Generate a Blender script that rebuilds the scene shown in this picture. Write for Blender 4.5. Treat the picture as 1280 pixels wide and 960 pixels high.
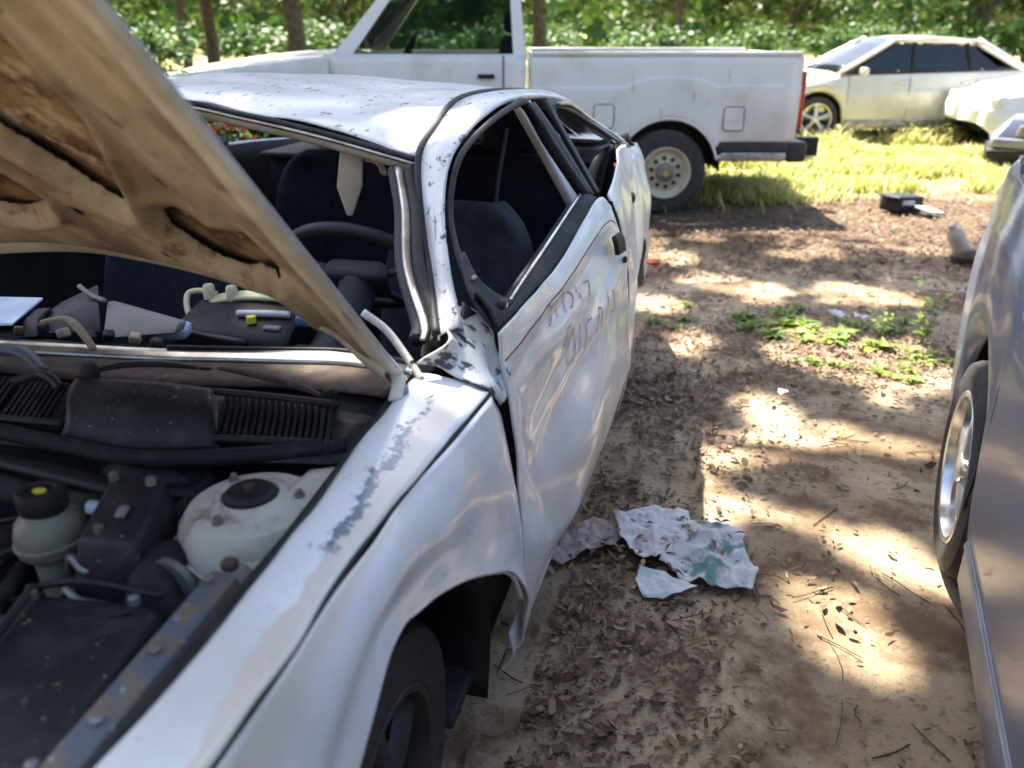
import bpy, bmesh, math, random
import numpy as np
from mathutils import Vector, Matrix, noise
R = math.radians
random.seed(7); rng = np.random.default_rng(7)
scene = bpy.context.scene
for o in list(bpy.data.objects): bpy.data.objects.remove(o)
COL = scene.collection

# ------------------------------------------------------------------ camera
CAM_H = 1.45
cam_d = bpy.data.cameras.new('camera'); cam = bpy.data.objects.new('camera', cam_d); COL.objects.link(cam)
cam.location = (0, 0, CAM_H); cam.rotation_euler = (R(90 - 22.7), 0, 0)
cam_d.sensor_width = 36.0; cam_d.lens = 36.0 * 1050 / 1280
cam_d.clip_start = 0.05; cam_d.clip_end = 2000
cam_d.dof.use_dof = True; cam_d.dof.focus_distance = 2.0; cam_d.dof.aperture_fstop = 3.0
scene.camera = cam
# ------------------------------------------------------------------ sky, sun, exposure
SUN_H = np.array([.45, -.9]); SUN_H = SUN_H / np.linalg.norm(SUN_H)
SUN_EL = R(61)
SUN = np.array([SUN_H[0] * math.cos(SUN_EL), SUN_H[1] * math.cos(SUN_EL), -math.sin(SUN_EL)])   # travel direction
world = bpy.data.worlds.new('World'); scene.world = world; world.use_nodes = True
wn = world.node_tree.nodes; wl = world.node_tree.links
sky = wn.new('ShaderNodeTexSky'); sky.sky_type = 'NISHITA'; sky.sun_disc = False
sky.sun_elevation = SUN_EL; sky.sun_rotation = math.atan2(-SUN_H[0], -SUN_H[1])
sky.air_density = 1.0; sky.dust_density = 3.0; sky.ozone_density = 1.0
bg = wn['Background']; bg.inputs['Strength'].default_value = 0.11
wl.new(sky.outputs[0], bg.inputs[0])
sun_d = bpy.data.lights.new('sun', 'SUN'); sun_d.energy = 5.0; sun_d.angle = R(0.53); sun_d.color = (1.0, .93, .80)
sun_o = bpy.data.objects.new('sun', sun_d); COL.objects.link(sun_o)
sun_o.rotation_euler = Vector(SUN).to_track_quat('-Z', 'Y').to_euler(); sun_o.location = (-5, 10, 20)
scene.render.engine = 'CYCLES'
scene.view_settings.view_transform = 'Standard'; scene.view_settings.look = 'None'
scene.view_settings.exposure = 2.3; scene.view_settings.gamma = 1.0; scene.view_settings.use_curve_mapping = False
scene.render.resolution_x = 1024; scene.render.resolution_y = 768

# ------------------------------------------------------------------ materials
MAT = {}
def _mix(nt, fac, a, b):
    m = nt.nodes.new('ShaderNodeMix'); m.data_type = 'RGBA'
    for sock, v in ((m.inputs[0], fac), (m.inputs[6], a), (m.inputs[7], b)):
        if isinstance(v, bpy.types.NodeSocket): nt.links.new(v, sock)
        elif isinstance(v, (int, float)): sock.default_value = v
        else: sock.default_value = (*v, 1)
    return m.outputs[2]
def _noise(nt, scale, detail=4, rough=.55, vec=None, stretch=None):
    n = nt.nodes.new('ShaderNodeTexNoise'); n.inputs['Scale'].default_value = scale
    n.inputs['Detail'].default_value = detail; n.inputs['Roughness'].default_value = rough
    tc = nt.nodes.new('ShaderNodeTexCoord'); src = tc.outputs['Object']
    if stretch:
        mp = nt.nodes.new('ShaderNodeMapping'); mp.inputs['Scale'].default_value = stretch
        nt.links.new(src, mp.inputs[0]); src = mp.outputs[0]
    nt.links.new(src, n.inputs['Vector'])
    return n.outputs['Fac']
def _ramp(nt, v, lo, hi):
    m = nt.nodes.new('ShaderNodeMapRange'); m.interpolation_type = 'SMOOTHSTEP'
    m.inputs[1].default_value = lo; m.inputs[2].default_value = hi
    nt.links.new(v, m.inputs[0]); return m.outputs[0]
def _math(nt, op, a, b=None, c=None):
    m = nt.nodes.new('ShaderNodeMath'); m.operation = op
    for i, v in enumerate((a, b, c)):
        if v is None: continue
        if isinstance(v, bpy.types.NodeSocket): nt.links.new(v, m.inputs[i])
        else: m.inputs[i].default_value = v
    return m.outputs[0]
def mat(name, c1, c2=None, scale=8, lo=.35, hi=.65, rough=.5, metal=0, coat=0, bump=0, bscale=60, extra=None, spec=.5,
        c3=None, scale3=40, lo3=.58, hi3=.64, stretch3=None, rough2=None, trans=0):
    m = bpy.data.materials.new(name); m.use_nodes = True; nt = m.node_tree
    b = nt.nodes['Principled BSDF']
    b.inputs['Roughness'].default_value = rough; b.inputs['Metallic'].default_value = metal
    b.inputs['Coat Weight'].default_value = coat; b.inputs['Coat Roughness'].default_value = .06
    b.inputs['Specular IOR Level'].default_value = spec
    col = None
    if c2 is None: c2 = tuple(v * .8 for v in c1)
    f = _ramp(nt, _noise(nt, scale), lo, hi)
    col = _mix(nt, f, c1, c2)
    if rough2 is not None:
        r = nt.nodes.new('ShaderNodeMapRange'); r.inputs[3].default_value = rough; r.inputs[4].default_value = rough2
        nt.links.new(f, r.inputs[0]); nt.links.new(r.outputs[0], b.inputs['Roughness'])
    if c3 is not None:
        f3 = _ramp(nt, _noise(nt, scale3, 6, .65, stretch=stretch3), lo3, hi3)
        col = _mix(nt, f3, col, c3)
    if extra: col = extra(nt, col, b)
    nt.links.new(col, b.inputs['Base Color'])
    if bump:
        bn = nt.nodes.new('ShaderNodeBump'); bn.inputs['Strength'].default_value = bump; bn.inputs['Distance'].default_value = .01
        nt.links.new(_noise(nt, bscale, 5), bn.inputs['Height']); nt.links.new(bn.outputs[0], b.inputs['Normal'])
    if trans:
        b.inputs['Transmission Weight'].default_value = trans
    MAT[name] = m; return m
def island(nt, stops):
    g = nt.nodes.new('ShaderNodeNewGeometry'); r = nt.nodes.new('ShaderNodeValToRGB')
    e = r.color_ramp.elements
    while len(e) < len(stops): e.new(.5)
    for k, (p, c) in enumerate(stops): e[k].position = p; e[k].color = (*c, 1)
    nt.links.new(g.outputs['Random Per Island'], r.inputs[0]); return r.outputs[0]
def leafmat(name, stops, rough=.55, transl=.35):
    m = bpy.data.materials.new(name); m.use_nodes = True; nt = m.node_tree
    b = nt.nodes['Principled BSDF']; b.inputs['Roughness'].default_value = rough
    c = island(nt, stops); nt.links.new(c, b.inputs['Base Color'])
    if transl:
        t = nt.nodes.new('ShaderNodeBsdfTranslucent'); nt.links.new(c, t.inputs[0])
        mx = nt.nodes.new('ShaderNodeMixShader'); mx.inputs[0].default_value = transl
        nt.links.new(b.outputs[0], mx.inputs[1]); nt.links.new(t.outputs[0], mx.inputs[2])
        nt.links.new(mx.outputs[0], nt.nodes['Material Output'].inputs[0])
    MAT[name] = m; return m

WHITE = (.70, .70, .69)
mat('white_paint', WHITE, (.53, .50, .45), 3.5, .42, .78, .28, coat=.4, c3=(.34, .29, .22), scale3=38, lo3=.62, hi3=.74, stretch3=(1, 1, .45), rough2=.5, bump=.06, bscale=9)
mat('scuffed_paint', (.58, .57, .55), (.48, .46, .43), 5, .4, .7, .4, coat=.2, c3=(.05, .05, .055), scale3=42, lo3=.585, hi3=.65, stretch3=(1, .45, 1.3))
mat('scraped_paint', (.66, .65, .62), (.50, .47, .42), 9, .4, .65, .45, coat=.15, c3=(.045, .045, .05), scale3=30, lo3=.53, hi3=.60, stretch3=(.5, 1.6, 1.0))
def peel(nt, col, b):
    # flaked clear coat: a ragged blue-grey strip along the top of the fender
    tc = nt.nodes.new('ShaderNodeTexCoord'); sp = nt.nodes.new('ShaderNodeSeparateXYZ'); nt.links.new(tc.outputs['Object'], sp.inputs[0])
    x, y = sp.outputs[0], sp.outputs[1]
    n = _noise(nt, 85, 5, .75); n2 = _noise(nt, 13, 3, .6)
    d = _math(nt, 'ABSOLUTE', _math(nt, 'ADD', _math(nt, 'ADD', x, .0895), _math(nt, 'MULTIPLY', _math(nt, 'SUBTRACT', n2, .5), .05)))
    d = _math(nt, 'ADD', d, _math(nt, 'MULTIPLY', _math(nt, 'SUBTRACT', n, .5), .075))
    w = _math(nt, 'MULTIPLY', _math(nt, 'SUBTRACT', .10, y), .030)          # wider towards the front end
    w = _math(nt, 'MINIMUM', w, .0085)
    inside = _ramp(nt, _math(nt, 'SUBTRACT', w, d), -.001, .0012)
    a = _ramp(nt, y, -.385, -.35); c = _ramp(nt, y, .09, .05)
    m = _math(nt, 'MULTIPLY', inside, _math(nt, 'MULTIPLY', a, c))
    side_ = _math(nt, 'MULTIPLY', _math(nt, 'MULTIPLY', _ramp(nt, _math(nt, 'ADD', x, _math(nt, 'MULTIPLY', _math(nt, 'SUBTRACT', n2, .5), .05)), -.092, -.086), _ramp(nt, x, -.035, -.05)), c)
    col = _mix(nt, _math(nt, 'MULTIPLY', side_, .75), col, (.56, .48, .38))   # bare primer beside the flaked strip
    return _mix(nt, m, col, (.13, .17, .22))
mat('fender_paint', WHITE, (.56, .54, .49), 4.5, .42, .75, .28, coat=.4, c3=(.34, .29, .22), scale3=48, lo3=.63, hi3=.72, extra=peel, bump=.06, bscale=10)
mat('hood_inner', (.40, .33, .235), (.18, .13, .082), 4.5, .40, .62, .7, bump=.25, bscale=80, c3=(.11, .07, .04), scale3=15, lo3=.54, hi3=.72)
mat('hood_flange', (.57, .53, .45), (.39, .355, .285), 9, .38, .66, .6, bump=.15, bscale=80, c3=(.2, .14, .09), scale3=25, lo3=.62, hi3=.78)
mat('hood_rust', (.25, .165, .09), (.06, .03, .016), 9, .40, .6, .85, bump=.4, bscale=50, c3=(.42, .34, .24), scale3=16, lo3=.54, hi3=.66)
mat('rubber', (.010, .010, .012), (.022, .021, .02), 20, rough=.6, spec=.25)
mat('dusty_rubber', (.014, .014, .016), (.05, .045, .04), 14, .48, .78, .75, bump=.2, spec=.25)
mat('black_plastic', (.011, .011, .013), (.026, .025, .025), 9, .45, .75, .5, bump=.1, spec=.3)
mat('dusty_plastic', (.013, .013, .017), (.038, .036, .036), 16, .46, .76, .5, c3=(.30, .20, .10), scale3=85, lo3=.645, hi3=.68, bump=.15, spec=.3)
mat('blue_cloth', (.010, .012, .026), (.006, .007, .014), 30, rough=.95, bump=.3, bscale=300)
mat('grey_cloth', (.035, .038, .048), (.022, .024, .032), 30, rough=.95, bump=.3, bscale=300)
mat('dark_trim', (.012, .013, .018), (.018, .019, .022), 10, rough=.7)
mat('grey_trim', (.20, .185, .165), (.15, .14, .125), 10, rough=.7)
mat('beige_trim', (.36, .29, .20), (.27, .21, .145), 12, rough=.8)
mat('cream_plastic', (.55, .51, .30), (.42, .38, .22), 14, rough=.5)
mat('bare_metal', (.55, .54, .52), (.34, .31, .28), 14, rough=.28, metal=.9)
mat('rusty_metal', (.085, .05, .032), (.035, .022, .016), 22, rough=.75, metal=.1, c3=(.16, .14, .13), scale3=30, lo3=.62, hi3=.7)
mat('wiper_blue', (.10, .13, .18), (.07, .085, .11), 18, rough=.55)
mat('tower_paint', (.50, .46, .38), (.33, .26, .18), 6, .42, .68, .55, c3=(.16, .115, .075), scale3=12, lo3=.52, hi3=.70)
mat('rail_paint', (.09, .10, .12), (.14, .11, .08), 30, .45, .6, .6, c3=(.30, .24, .18), scale3=70, lo3=.60, hi3=.68)
mat('reservoir_plastic', (.23, .225, .17), (.15, .14, .10), 10, rough=.4)
mat('yellow_paint', (.60, .50, .05), (.5, .4, .04), 20, rough=.5)
mat('blue_plastic', (.05, .14, .30), rough=.4)
mat('white_plastic', (.48, .48, .47), (.36, .36, .35), 12, rough=.45)
mat('belt_webbing', (.03, .032, .045), rough=.9)
mat('tyre', (.020, .020, .021), (.038, .036, .034), 18, rough=.8, bump=.3, bscale=120)
mat('steel_wheel', (.55, .50, .36), (.44, .38, .26), 9, rough=.45)
mat('hub_metal', (.25, .25, .25), (.16, .14, .11), 15, rough=.5, metal=.5)
mat('hub_gold', (.50, .30, .06), rough=.5)
mat('alloy', (.62, .62, .62), (.45, .44, .42), 12, rough=.25, metal=.85)
mat('truck_white', (.68, .68, .65), (.52, .50, .44), 2.2, .42, .8, .35, coat=.3, c3=(.38, .33, .25), scale3=14, lo3=.60, hi3=.78, stretch3=(1, 1, .3))
mat('bumper_dark', (.03, .03, .034), (.045, .043, .04), 9, rough=.45, spec=.3)
mat('chrome_dull', (.42, .42, .42), (.25, .24, .22), 12, rough=.35, metal=.7)
mat('tail_red', (.50, .03, .012), (.42, .02, .01), 10, rough=.25)
mat('grey_paint', (.115, .135, .185), (.10, .115, .155), 3, rough=.38, coat=.25, metal=0, spec=.35)
mat('grey_sill', (.20, .21, .235), (.15, .155, .17), 8, rough=.45)
mat('silver_paint', (.60, .57, .48), (.55, .52, .44), 3, rough=.35, metal=.3, coat=.3)
def cab_glass():
    m = bpy.data.materials.new('cab_glass'); m.use_nodes = True; nt = m.node_tree; b = nt.nodes['Principled BSDF']
    b.inputs['Base Color'].default_value = (.02, .024, .026, 1); b.inputs['Roughness'].default_value = .05
    t = nt.nodes.new('ShaderNodeBsdfTransparent'); t.inputs[0].default_value = (.62, .68, .66, 1); f = nt.nodes.new('ShaderNodeFresnel'); f.inputs[0].default_value = 1.5
    x = nt.nodes.new('ShaderNodeMixShader'); nt.links.new(f.outputs[0], x.inputs[0]); nt.links.new(t.outputs[0], x.inputs[1]); nt.links.new(b.outputs[0], x.inputs[2]); nt.links.new(x.outputs[0], nt.nodes['Material Output'].inputs[0]); MAT['cab_glass'] = m
cab_glass()
mat('glass_dark', (.015, .018, .022), rough=.06)
mat('lamp_glass', (.65, .66, .66), (.5, .5, .5), 20, rough=.12)
mat('orange_chalk', (.78, .20, .09), (.74, .44, .35), 70, .34, .60, .9)
mat('paper_white', (.58, .56, .57), (.42, .38, .37), 12, .45, .7, .85, c3=(.24, .18, .13), scale3=18, lo3=.57, hi3=.68)
mat('paper_dirty', (.42, .36, .35), (.28, .22, .19), 14, .4, .6, .9)
mat('paper_green', (.09, .19, .165), (.50, .50, .50), 12, .38, .52, .7, c3=(.30, .26, .22), scale3=26, lo3=.66, hi3=.74)
mat('paper_teal', (.34, .48, .50), (.60, .62, .62), 16, .42, .6, .8)
mat('concrete', (.28, .25, .20), (.2, .18, .14), 14, rough=.9, bump=.4)
mat('red_plastic', (.45, .02, .02), rough=.3)
mat('blue_white_plastic', (.45, .52, .62), (.35, .42, .52), 12, rough=.4)
mat('cream_jug', (.58, .47, .36), (.45, .38, .30), 10, rough=.5)
mat('bark', (.075, .055, .04), (.12, .10, .08), 12, rough=.95, bump=.8, bscale=25)
leafmat('oak_leaf', [(0, (.035, .075, .012)), (.5, (.06, .11, .02)), (1, (.09, .14, .03))])
leafmat('shrub_leaf', [(0, (.03, .08, .015)), (.6, (.06, .13, .02)), (1, (.10, .17, .03))])
leafmat('weed_leaf', [(0, (.10, .19, .02)), (.6, (.20, .29, .035)), (1, (.36, .40, .07))], transl=.4)
leafmat('grass_blade', [(0, (.20, .26, .035)), (.35, (.40, .42, .09)), (.7, (.58, .52, .20)), (1, (.68, .60, .36))], transl=.4)
leafmat('dead_leaf', [(0, (.05, .026, .015)), (.3, (.10, .05, .025)), (.6, (.16, .09, .05)), (.85, (.22, .14, .085)), (1, (.32, .24, .15))], rough=.7, transl=.1)
leafmat('twig', [(0, (.05, .03, .02)), (1, (.12, .08, .05))], transl=0)
leafmat('blossom', [(0, (.65, .10, .03)), (1, (.75, .22, .05))], transl=.3)

# ------------------------------------------------------------------ helpers
def mk(name, V, F, m, parent=None, smooth=True, thick=0, bevel=0, sub=0, offset=-1, ang=None, seg=2):
    me = bpy.data.meshes.new(name); me.from_pydata([tuple(map(float, v)) for v in V], [], [tuple(map(int, f)) for f in F])
    me.materials.append(MAT[m] if isinstance(m, str) else m)
    o = bpy.data.objects.new(name, me); COL.objects.link(o)
    if parent is not None: o.parent = parent
    if smooth: me.polygons.foreach_set('use_smooth', [True] * len(me.polygons))
    if bevel:
        b = o.modifiers.new('bevel', 'BEVEL'); b.width = bevel; b.segments = seg; b.limit_method = 'ANGLE'; b.angle_limit = R(40)
        if smooth: b.harden_normals = False
    if thick:
        s = o.modifiers.new('solid', 'SOLIDIFY'); s.thickness = thick; s.offset = offset
    if sub:
        s = o.modifiers.new('sub', 'SUBSURF'); s.levels = sub; s.render_levels = sub
    if smooth and (bevel or ang):
        e = o.modifiers.new('edges', 'EDGE_SPLIT'); e.split_angle = R(ang or 50)
    return o
def empty(name, loc=(0, 0, 0), rz=0, label=None, cat=None, group=None):
    o = bpy.data.objects.new(name, None); COL.objects.link(o); o.location = loc; o.rotation_euler = (0, 0, rz)
    if label: tag(o, label, cat, group)
    return o
def tag(o, label, cat, group=None):
    o['label'] = label; o['category'] = cat
    if group: o['group'] = group
    return o
def catmull(P, n):
    P = np.asarray(P, float); k = len(P)
    if k == 2:
        u = np.linspace(0, 1, n)[:, None]; return P[0] * (1 - u) + P[1] * u
    Q = np.vstack([2 * P[0] - P[1], P, 2 * P[-1] - P[-2]])
    out = []
    for u in np.linspace(0, k - 1, n):
        i = min(int(u), k - 2); f = u - i
        a, b, c, d = Q[i], Q[i + 1], Q[i + 2], Q[i + 3]
        out.append(.5 * (2 * b + (c - a) * f + (2 * a - 5 * b + 4 * c - d) * f * f + (3 * b - a - 3 * c + d) * f ** 3))
    return np.array(out)
def surf(G, nu, nv):
    G = np.asarray(G, float)
    A = np.array([catmull(r, nv) for r in G])
    return np.array([catmull(A[:, j], nu) for j in range(nv)]).transpose(1, 0, 2)
def gf(nu, nv, flip=False):
    F = []
    for i in range(nu - 1):
        for j in range(nv - 1):
            q = (i * nv + j, i * nv + j + 1, (i + 1) * nv + j + 1, (i + 1) * nv + j)
            F.append(q[::-1] if flip else q)
    return F
def st(P):            # (rearward, inward, up) of the wrecked car -> its local x, y, z
    P = np.asarray(P, float); return np.stack([-P[..., 1], P[..., 0], P[..., 2]], -1)
def panel(name, G, m, parent, nu=16, nv=24, thick=.004, flip=False, conv=True, dent=0, dscale=3, seed=0, offset=0, sub=0):
    S = surf(G, nu, nv)
    if dent:
        for i in range(nu):
            for j in range(nv):
                S[i, j, 1] += dent * noise.noise(Vector((S[i, j, 0] * dscale + seed, S[i, j, 1] * dscale, S[i, j, 2] * dscale)))
    V = st(S) if conv else S
    return mk(name, V.reshape(-1, 3), gf(nu, nv, flip), m, parent, thick=thick, offset=offset, sub=sub)
def tube(name, P, r, m, parent, n=24, seg=8, conv=False, closed=False, flat=None, interp=True):
    P = np.asarray(P, float); P = st(P) if conv else P
    C = catmull(np.vstack([P, P[:1]]) if closed else P, n) if interp else P
    n = len(C); rr = np.broadcast_to(np.asarray(r, float), (n,)) if np.ndim(r) == 0 else np.interp(np.linspace(0, 1, n), np.linspace(0, 1, len(r)), r)
    V, F = [], []; up = Vector((0, 0, 1)); prev = None
    for i in range(n):
        tdir = Vector(C[min(i + 1, n - 1)] - C[max(i - 1, 0)]).normalized()
        a = prev if prev is not None else (up if abs(tdir.z) < .95 else Vector((1, 0, 0)))
        a = (a - tdir * a.dot(tdir)).normalized(); b = tdir.cross(a); prev = a
        for k in range(seg):
            th = 2 * math.pi * (k + .5) / seg
            ca, sa = math.cos(th), math.sin(th)
            if flat: ca *= flat
            V.append(Vector(C[i]) + (a * ca + b * sa) * rr[i])
    for i in range(n - 1):
        for k in range(seg):
            F.append((i * seg + k, i * seg + (k + 1) % seg, (i + 1) * seg + (k + 1) % seg, (i + 1) * seg + k))
    F.append(tuple(range(seg))[::-1]); F.append(tuple(range((n - 1) * seg, n * seg)))
    return mk(name, V, F, m, parent, smooth=seg > 4)
BOXF = [(0, 3, 2, 1), (4, 5, 6, 7), (0, 1, 5, 4), (1, 2, 6, 5), (2, 3, 7, 6), (3, 0, 4, 7)]
def box(name, c, size, m, parent=None, rot=(0, 0, 0), bevel=.006, taper=1.0, smooth=True, seg=2, jitter=0):
    sx, sy, sz = (v / 2 for v in size); M = Matrix.Rotation(rot[2], 3, 'Z') @ Matrix.Rotation(rot[1], 3, 'Y') @ Matrix.Rotation(rot[0], 3, 'X')
    V = []
    for z in (-1, 1):
        k = taper if z > 0 else 1
        for x, y in ((-1, -1), (1, -1), (1, 1), (-1, 1)):
            V.append(M @ Vector((x * sx * k + random.uniform(-jitter, jitter), y * sy * k + random.uniform(-jitter, jitter), z * sz)) + Vector(c))
    return mk(name, V, BOXF, m, parent, smooth=smooth, bevel=bevel, seg=seg)
def hexa(name, P8, m, parent=None, bevel=.004):
    return mk(name, P8, BOXF, m, parent, bevel=bevel)
def lathe(name, prof, m, parent=None, c=(0, 0, 0), axis='Z', n=32, sq=(1, 1), rot=None):
    V, F = [], []
    for r, h in prof:
        for k in range(n):
            a = 2 * math.pi * k / n; x, y = r * math.cos(a) * sq[0], r * math.sin(a) * sq[1]
            v = Vector((x, y, h)) if axis == 'Z' else (Vector((h, x, y)) if axis == 'X' else Vector((x, h, y)))
            if rot: v = rot @ v
            V.append(v + Vector(c))
    for i in range(len(prof) - 1):
        for k in range(n):
            F.append((i * n + k, i * n + (k + 1) % n, (i + 1) * n + (k + 1) % n, (i + 1) * n + k))
    F.append(tuple(range(n))[::-1]); F.append(tuple(range((len(prof) - 1) * n, len(prof) * n)))
    return mk(name, V, F, m, parent, ang=38)
def wheel(parent, c, R_, rr, w, side, style='steel', tm='tyre', n=48, name='wheel', am='alloy'):
    """axis along local x; side = -1: outer face towards -x"""
    s = side; cx, cy, cz = c
    hub = lathe(name, [(.001, -w * .3 * s), (rr * .55, -w * .3 * s), (rr * .55, w * .1 * s), (.001, w * .1 * s)], 'bumper_dark', parent, c, 'X', 24)
    h = w / 2
    prof = [(rr * .98, -h * .8), (rr * 1.06, -h * .98), (R_ * .86, -h * 1.04), (R_ * .96, -h * .93), (R_ * .995, -h * .72), (R_, -h * .45), (R_ * .975, -h * .43), (R_ * .975, -h * .36), (R_, -h * .34), (R_ * 1.002, -h * .05), (R_ * .975, -h * .04)]
    prof = prof + [(r, -x) for r, x in prof[::-1]]
    V, F = [], []
    for r, x in prof:
        for k in range(n):
            a = 2 * math.pi * k / n; V.append((cx + x, cy + r * math.cos(a), cz + r * math.sin(a)))
    for i in range(len(prof) - 1):
        for k in range(n): F.append((i * n + k, i * n + (k + 1) % n, (i + 1) * n + (k + 1) % n, (i + 1) * n + k))
    mk('tyre', V, F, tm, hub, ang=35)
    o = h * s
    if style == 'steel':                      # round-holed steel disc
        rim = lathe('rim', [(rr * .6, -o * .9), (rr * .97, -o * .9), (rr * 1.05, o * .96), (rr * 1.03, o * 1.0), (rr * .97, o * .97), (rr * .93, o * .80), (rr * .90, o * .52), (rr * .80, o * .45), (rr * .62, o * .55), (rr * .48, o * .60), (rr * .36, o * .62), (rr * .33, o * .55), (.001, o * .55)], 'steel_wheel', hub, c, 'X', 40)
        for k in range(10):
            a = 2 * math.pi * k / 10 + .2
            lathe('vent_hole', [(.001, o * .50), (rr * .085, o * .50), (rr * .085, o * .69), (.001, o * .69)], 'rubber', hub, (cx, cy + rr * .58 * math.cos(a), cz + rr * .58 * math.sin(a)), 'X', 12)
        cap = lathe('hub_cap', [(rr * .40, o * .5), (rr * .36, o * 1.0), (rr * .26, o * 1.12), (.001, o * 1.14)], 'hub_metal', hub, c, 'X', 24)
        lathe('hub_boss', [(rr * .14, o * 1.1), (rr * .13, o * 1.32), (.001, o * 1.34)], 'hub_gold', hub, c, 'X', 16)
    else:
        lathe('rim', [(rr * .6, -o * .9), (rr * .97, -o * .9), (rr * 1.05, o * .96), (rr * 1.03, o * 1.0), (rr * .96, o * .97), (rr * .93, o * .7), (rr * .92, -o * .4), (rr * .4, -o * .45), (.001, -o * .45)], am, hub, c, 'X', 40)
        for k in range(5):
            a = 2 * math.pi * k / 5 + .35
            V = []
            for (r, ww, xo) in ((rr * .12, rr * .17, .86), (rr * .5, rr * .13, .84), (rr * .95, rr * .20, .72)):
                for (d, e) in ((-1, 0), (-.6, 1), (.6, 1), (1, 0)):
                    aa = a; y = r * math.cos(aa) - d * ww * math.sin(aa); z = r * math.sin(aa) + d * ww * math.cos(aa)
                    V.append((cx + o * (xo if e else xo - .3), cy + y, cz + z))
            F = []
            for i in range(2):
                for j in range(3): F.append((i * 4 + j, i * 4 + j + 1, i * 4 + 5 + j, i * 4 + 4 + j))
            mk('spoke', V, F, am, hub)
        lathe('hub_cap', [(rr * .22, o * .5), (rr * .2, o * .9), (.001, o * .93)], am, hub, c, 'X', 20)
    return hub
# ------------------------------------------------------------------ ground
def gz(x, y):
    d = max(0., min(1., (14 - math.hypot(x - 1, y - 4)) / 4))
    if d <= 0: return 0.
    n = noise.noise(Vector((x * 1.3, y * 1.3, 3.1))) * .012 + noise.noise(Vector((x * 5, y * 5, 1.7))) * .005
    return d * (n - .012)
def axis(a, b, step, far):
    core = list(np.arange(a, b + 1e-6, step)); s = step; v = core[-1]; up = []
    while v < far: s *= 1.22; v += s; up.append(v)
    s = step; v = core[0]; dn = []
    while v > -far: s *= 1.22; v -= s; dn.append(v)
    return np.array(dn[::-1] + core + up)
xs, ys = axis(-1.5, 4.0, .07, 450), axis(1.0, 8.5, .07, 450)
V = [(x, y, gz(x, y)) for x in xs for y in ys]
def ground_mat():
    m = bpy.data.materials.new('sandy_soil'); m.use_nodes = True; nt = m.node_tree; b = nt.nodes['Principled BSDF']
    b.inputs['Roughness'].default_value = .95; b.inputs['Specular IOR Level'].default_value = .15
    sand = _mix(nt, _ramp(nt, _noise(nt, 1.6, 5), .35, .68), (.43, .335, .22), (.27, .20, .125))
    sand = _mix(nt, _ramp(nt, _noise(nt, 38, 4, .7), .52, .72), sand, (.16, .105, .06))
    sand = _mix(nt, _ramp(nt, _noise(nt, 160, 3, .7), .60, .70), sand, (.11, .075, .05))
    sand = _mix(nt, _math(nt, 'MULTIPLY', _ramp(nt, _noise(nt, 2.6, 6, .65), .46, .60), .8), sand, (.13, .082, .05))
    # leaf mould belt in front of the truck, grass-covered soil farther out
    tc = nt.nodes.new('ShaderNodeTexCoord'); sp = nt.nodes.new('ShaderNodeSeparateXYZ'); nt.links.new(tc.outputs['Object'], sp.inputs[0])
    yy = _math(nt, 'ADD', sp.outputs[1], _math(nt, 'MULTIPLY', _math(nt, 'SUBTRACT', _noise(nt, 1.1, 4), .5), 2.2))
    mould = _mix(nt, _ramp(nt, _noise(nt, 24, 5, .7), .38, .62), (.05, .03, .02), (.115, .075, .05))
    fm = _math(nt, 'MULTIPLY', _ramp(nt, yy, 5.2, 6.4), _ramp(nt, yy, 8.6, 7.8))
    sand = _mix(nt, _math(nt, 'MULTIPLY', fm, .85), sand, mould)
    sand = _mix(nt, _math(nt, 'MULTIPLY', _ramp(nt, yy, 7.9, 8.9), .85), sand, (.42, .39, .15))
    nt.links.new(sand, b.inputs['Base Color'])
    bn = nt.nodes.new('ShaderNodeBump'); bn.inputs['Strength'].default_value = .6; bn.inputs['Distance'].default_value = .015
    nt.links.new(_noise(nt, 45, 6, .7), bn.inputs['Height']); nt.links.new(bn.outputs[0], b.inputs['Normal'])
    return m
MAT['ground'] = ground_mat()
g = mk('ground', V, gf(len(xs), len(ys), True), 'ground'); g['kind'] = 'structure'

# ================================================================== THE WRECKED WHITE CAR
YAW = R(13.6)
CAR = empty('wrecked_car', (-.05, 1.19, 0), -YAW, 'wrecked white sedan with raised hood, no windshield and crushed roof', 'car')
# --- left front fender -------------------------------------------------------
cols = [  # (top edge), (crease), (bottom)  each (s, t, z)
 ((-.98, .235, .74), (-.96, .16, .73), (-.96, .13, .50)),
 ((-.84, .195, .80), (-.82, .10, .795), (-.80, .045, .40)),
 ((-.70, .166, .835), (-.68, .075, .832), (-.64, .035, .36)),
 ((-.571, .147, .855), (-.547, .062, .852), (-.53, .03, .60)),
 ((-.478, .141, .865), (-.425, .061, .862), (-.40, .03, .71)),
 ((-.311, .141, .877), (-.32, .057, .868), (-.325, .03, .733)),
 ((-.20, .142, .886), (-.219, .051, .872), (-.249, .025, .715)),
 ((-.10, .143, .893), (-.11, .042, .875), (-.138, .015, .678)),
 ((-.02, .144, .899), (-.02, .033, .876), (-.015, 0, .614)),
 ((.06, .144, .905), (.07, .026, .880), (.119, -.015, .524)),
 ((.10, .142, .908), (.118, .021, .882), (.195, -.02, .415)),
 ((.12, .140, .910), (.132, .02, .882), (.273, -.010, .262))]
rear = [(.132, .02, .882), (.183, .015, .814), (.213, 0, .703), (.246, -.005, .561), (.24, -.010, .472), (.273, -.010, .262)]
top_rows = [[], [], [], []]; side_rows = [[], [], [], [], [], []]
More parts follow.
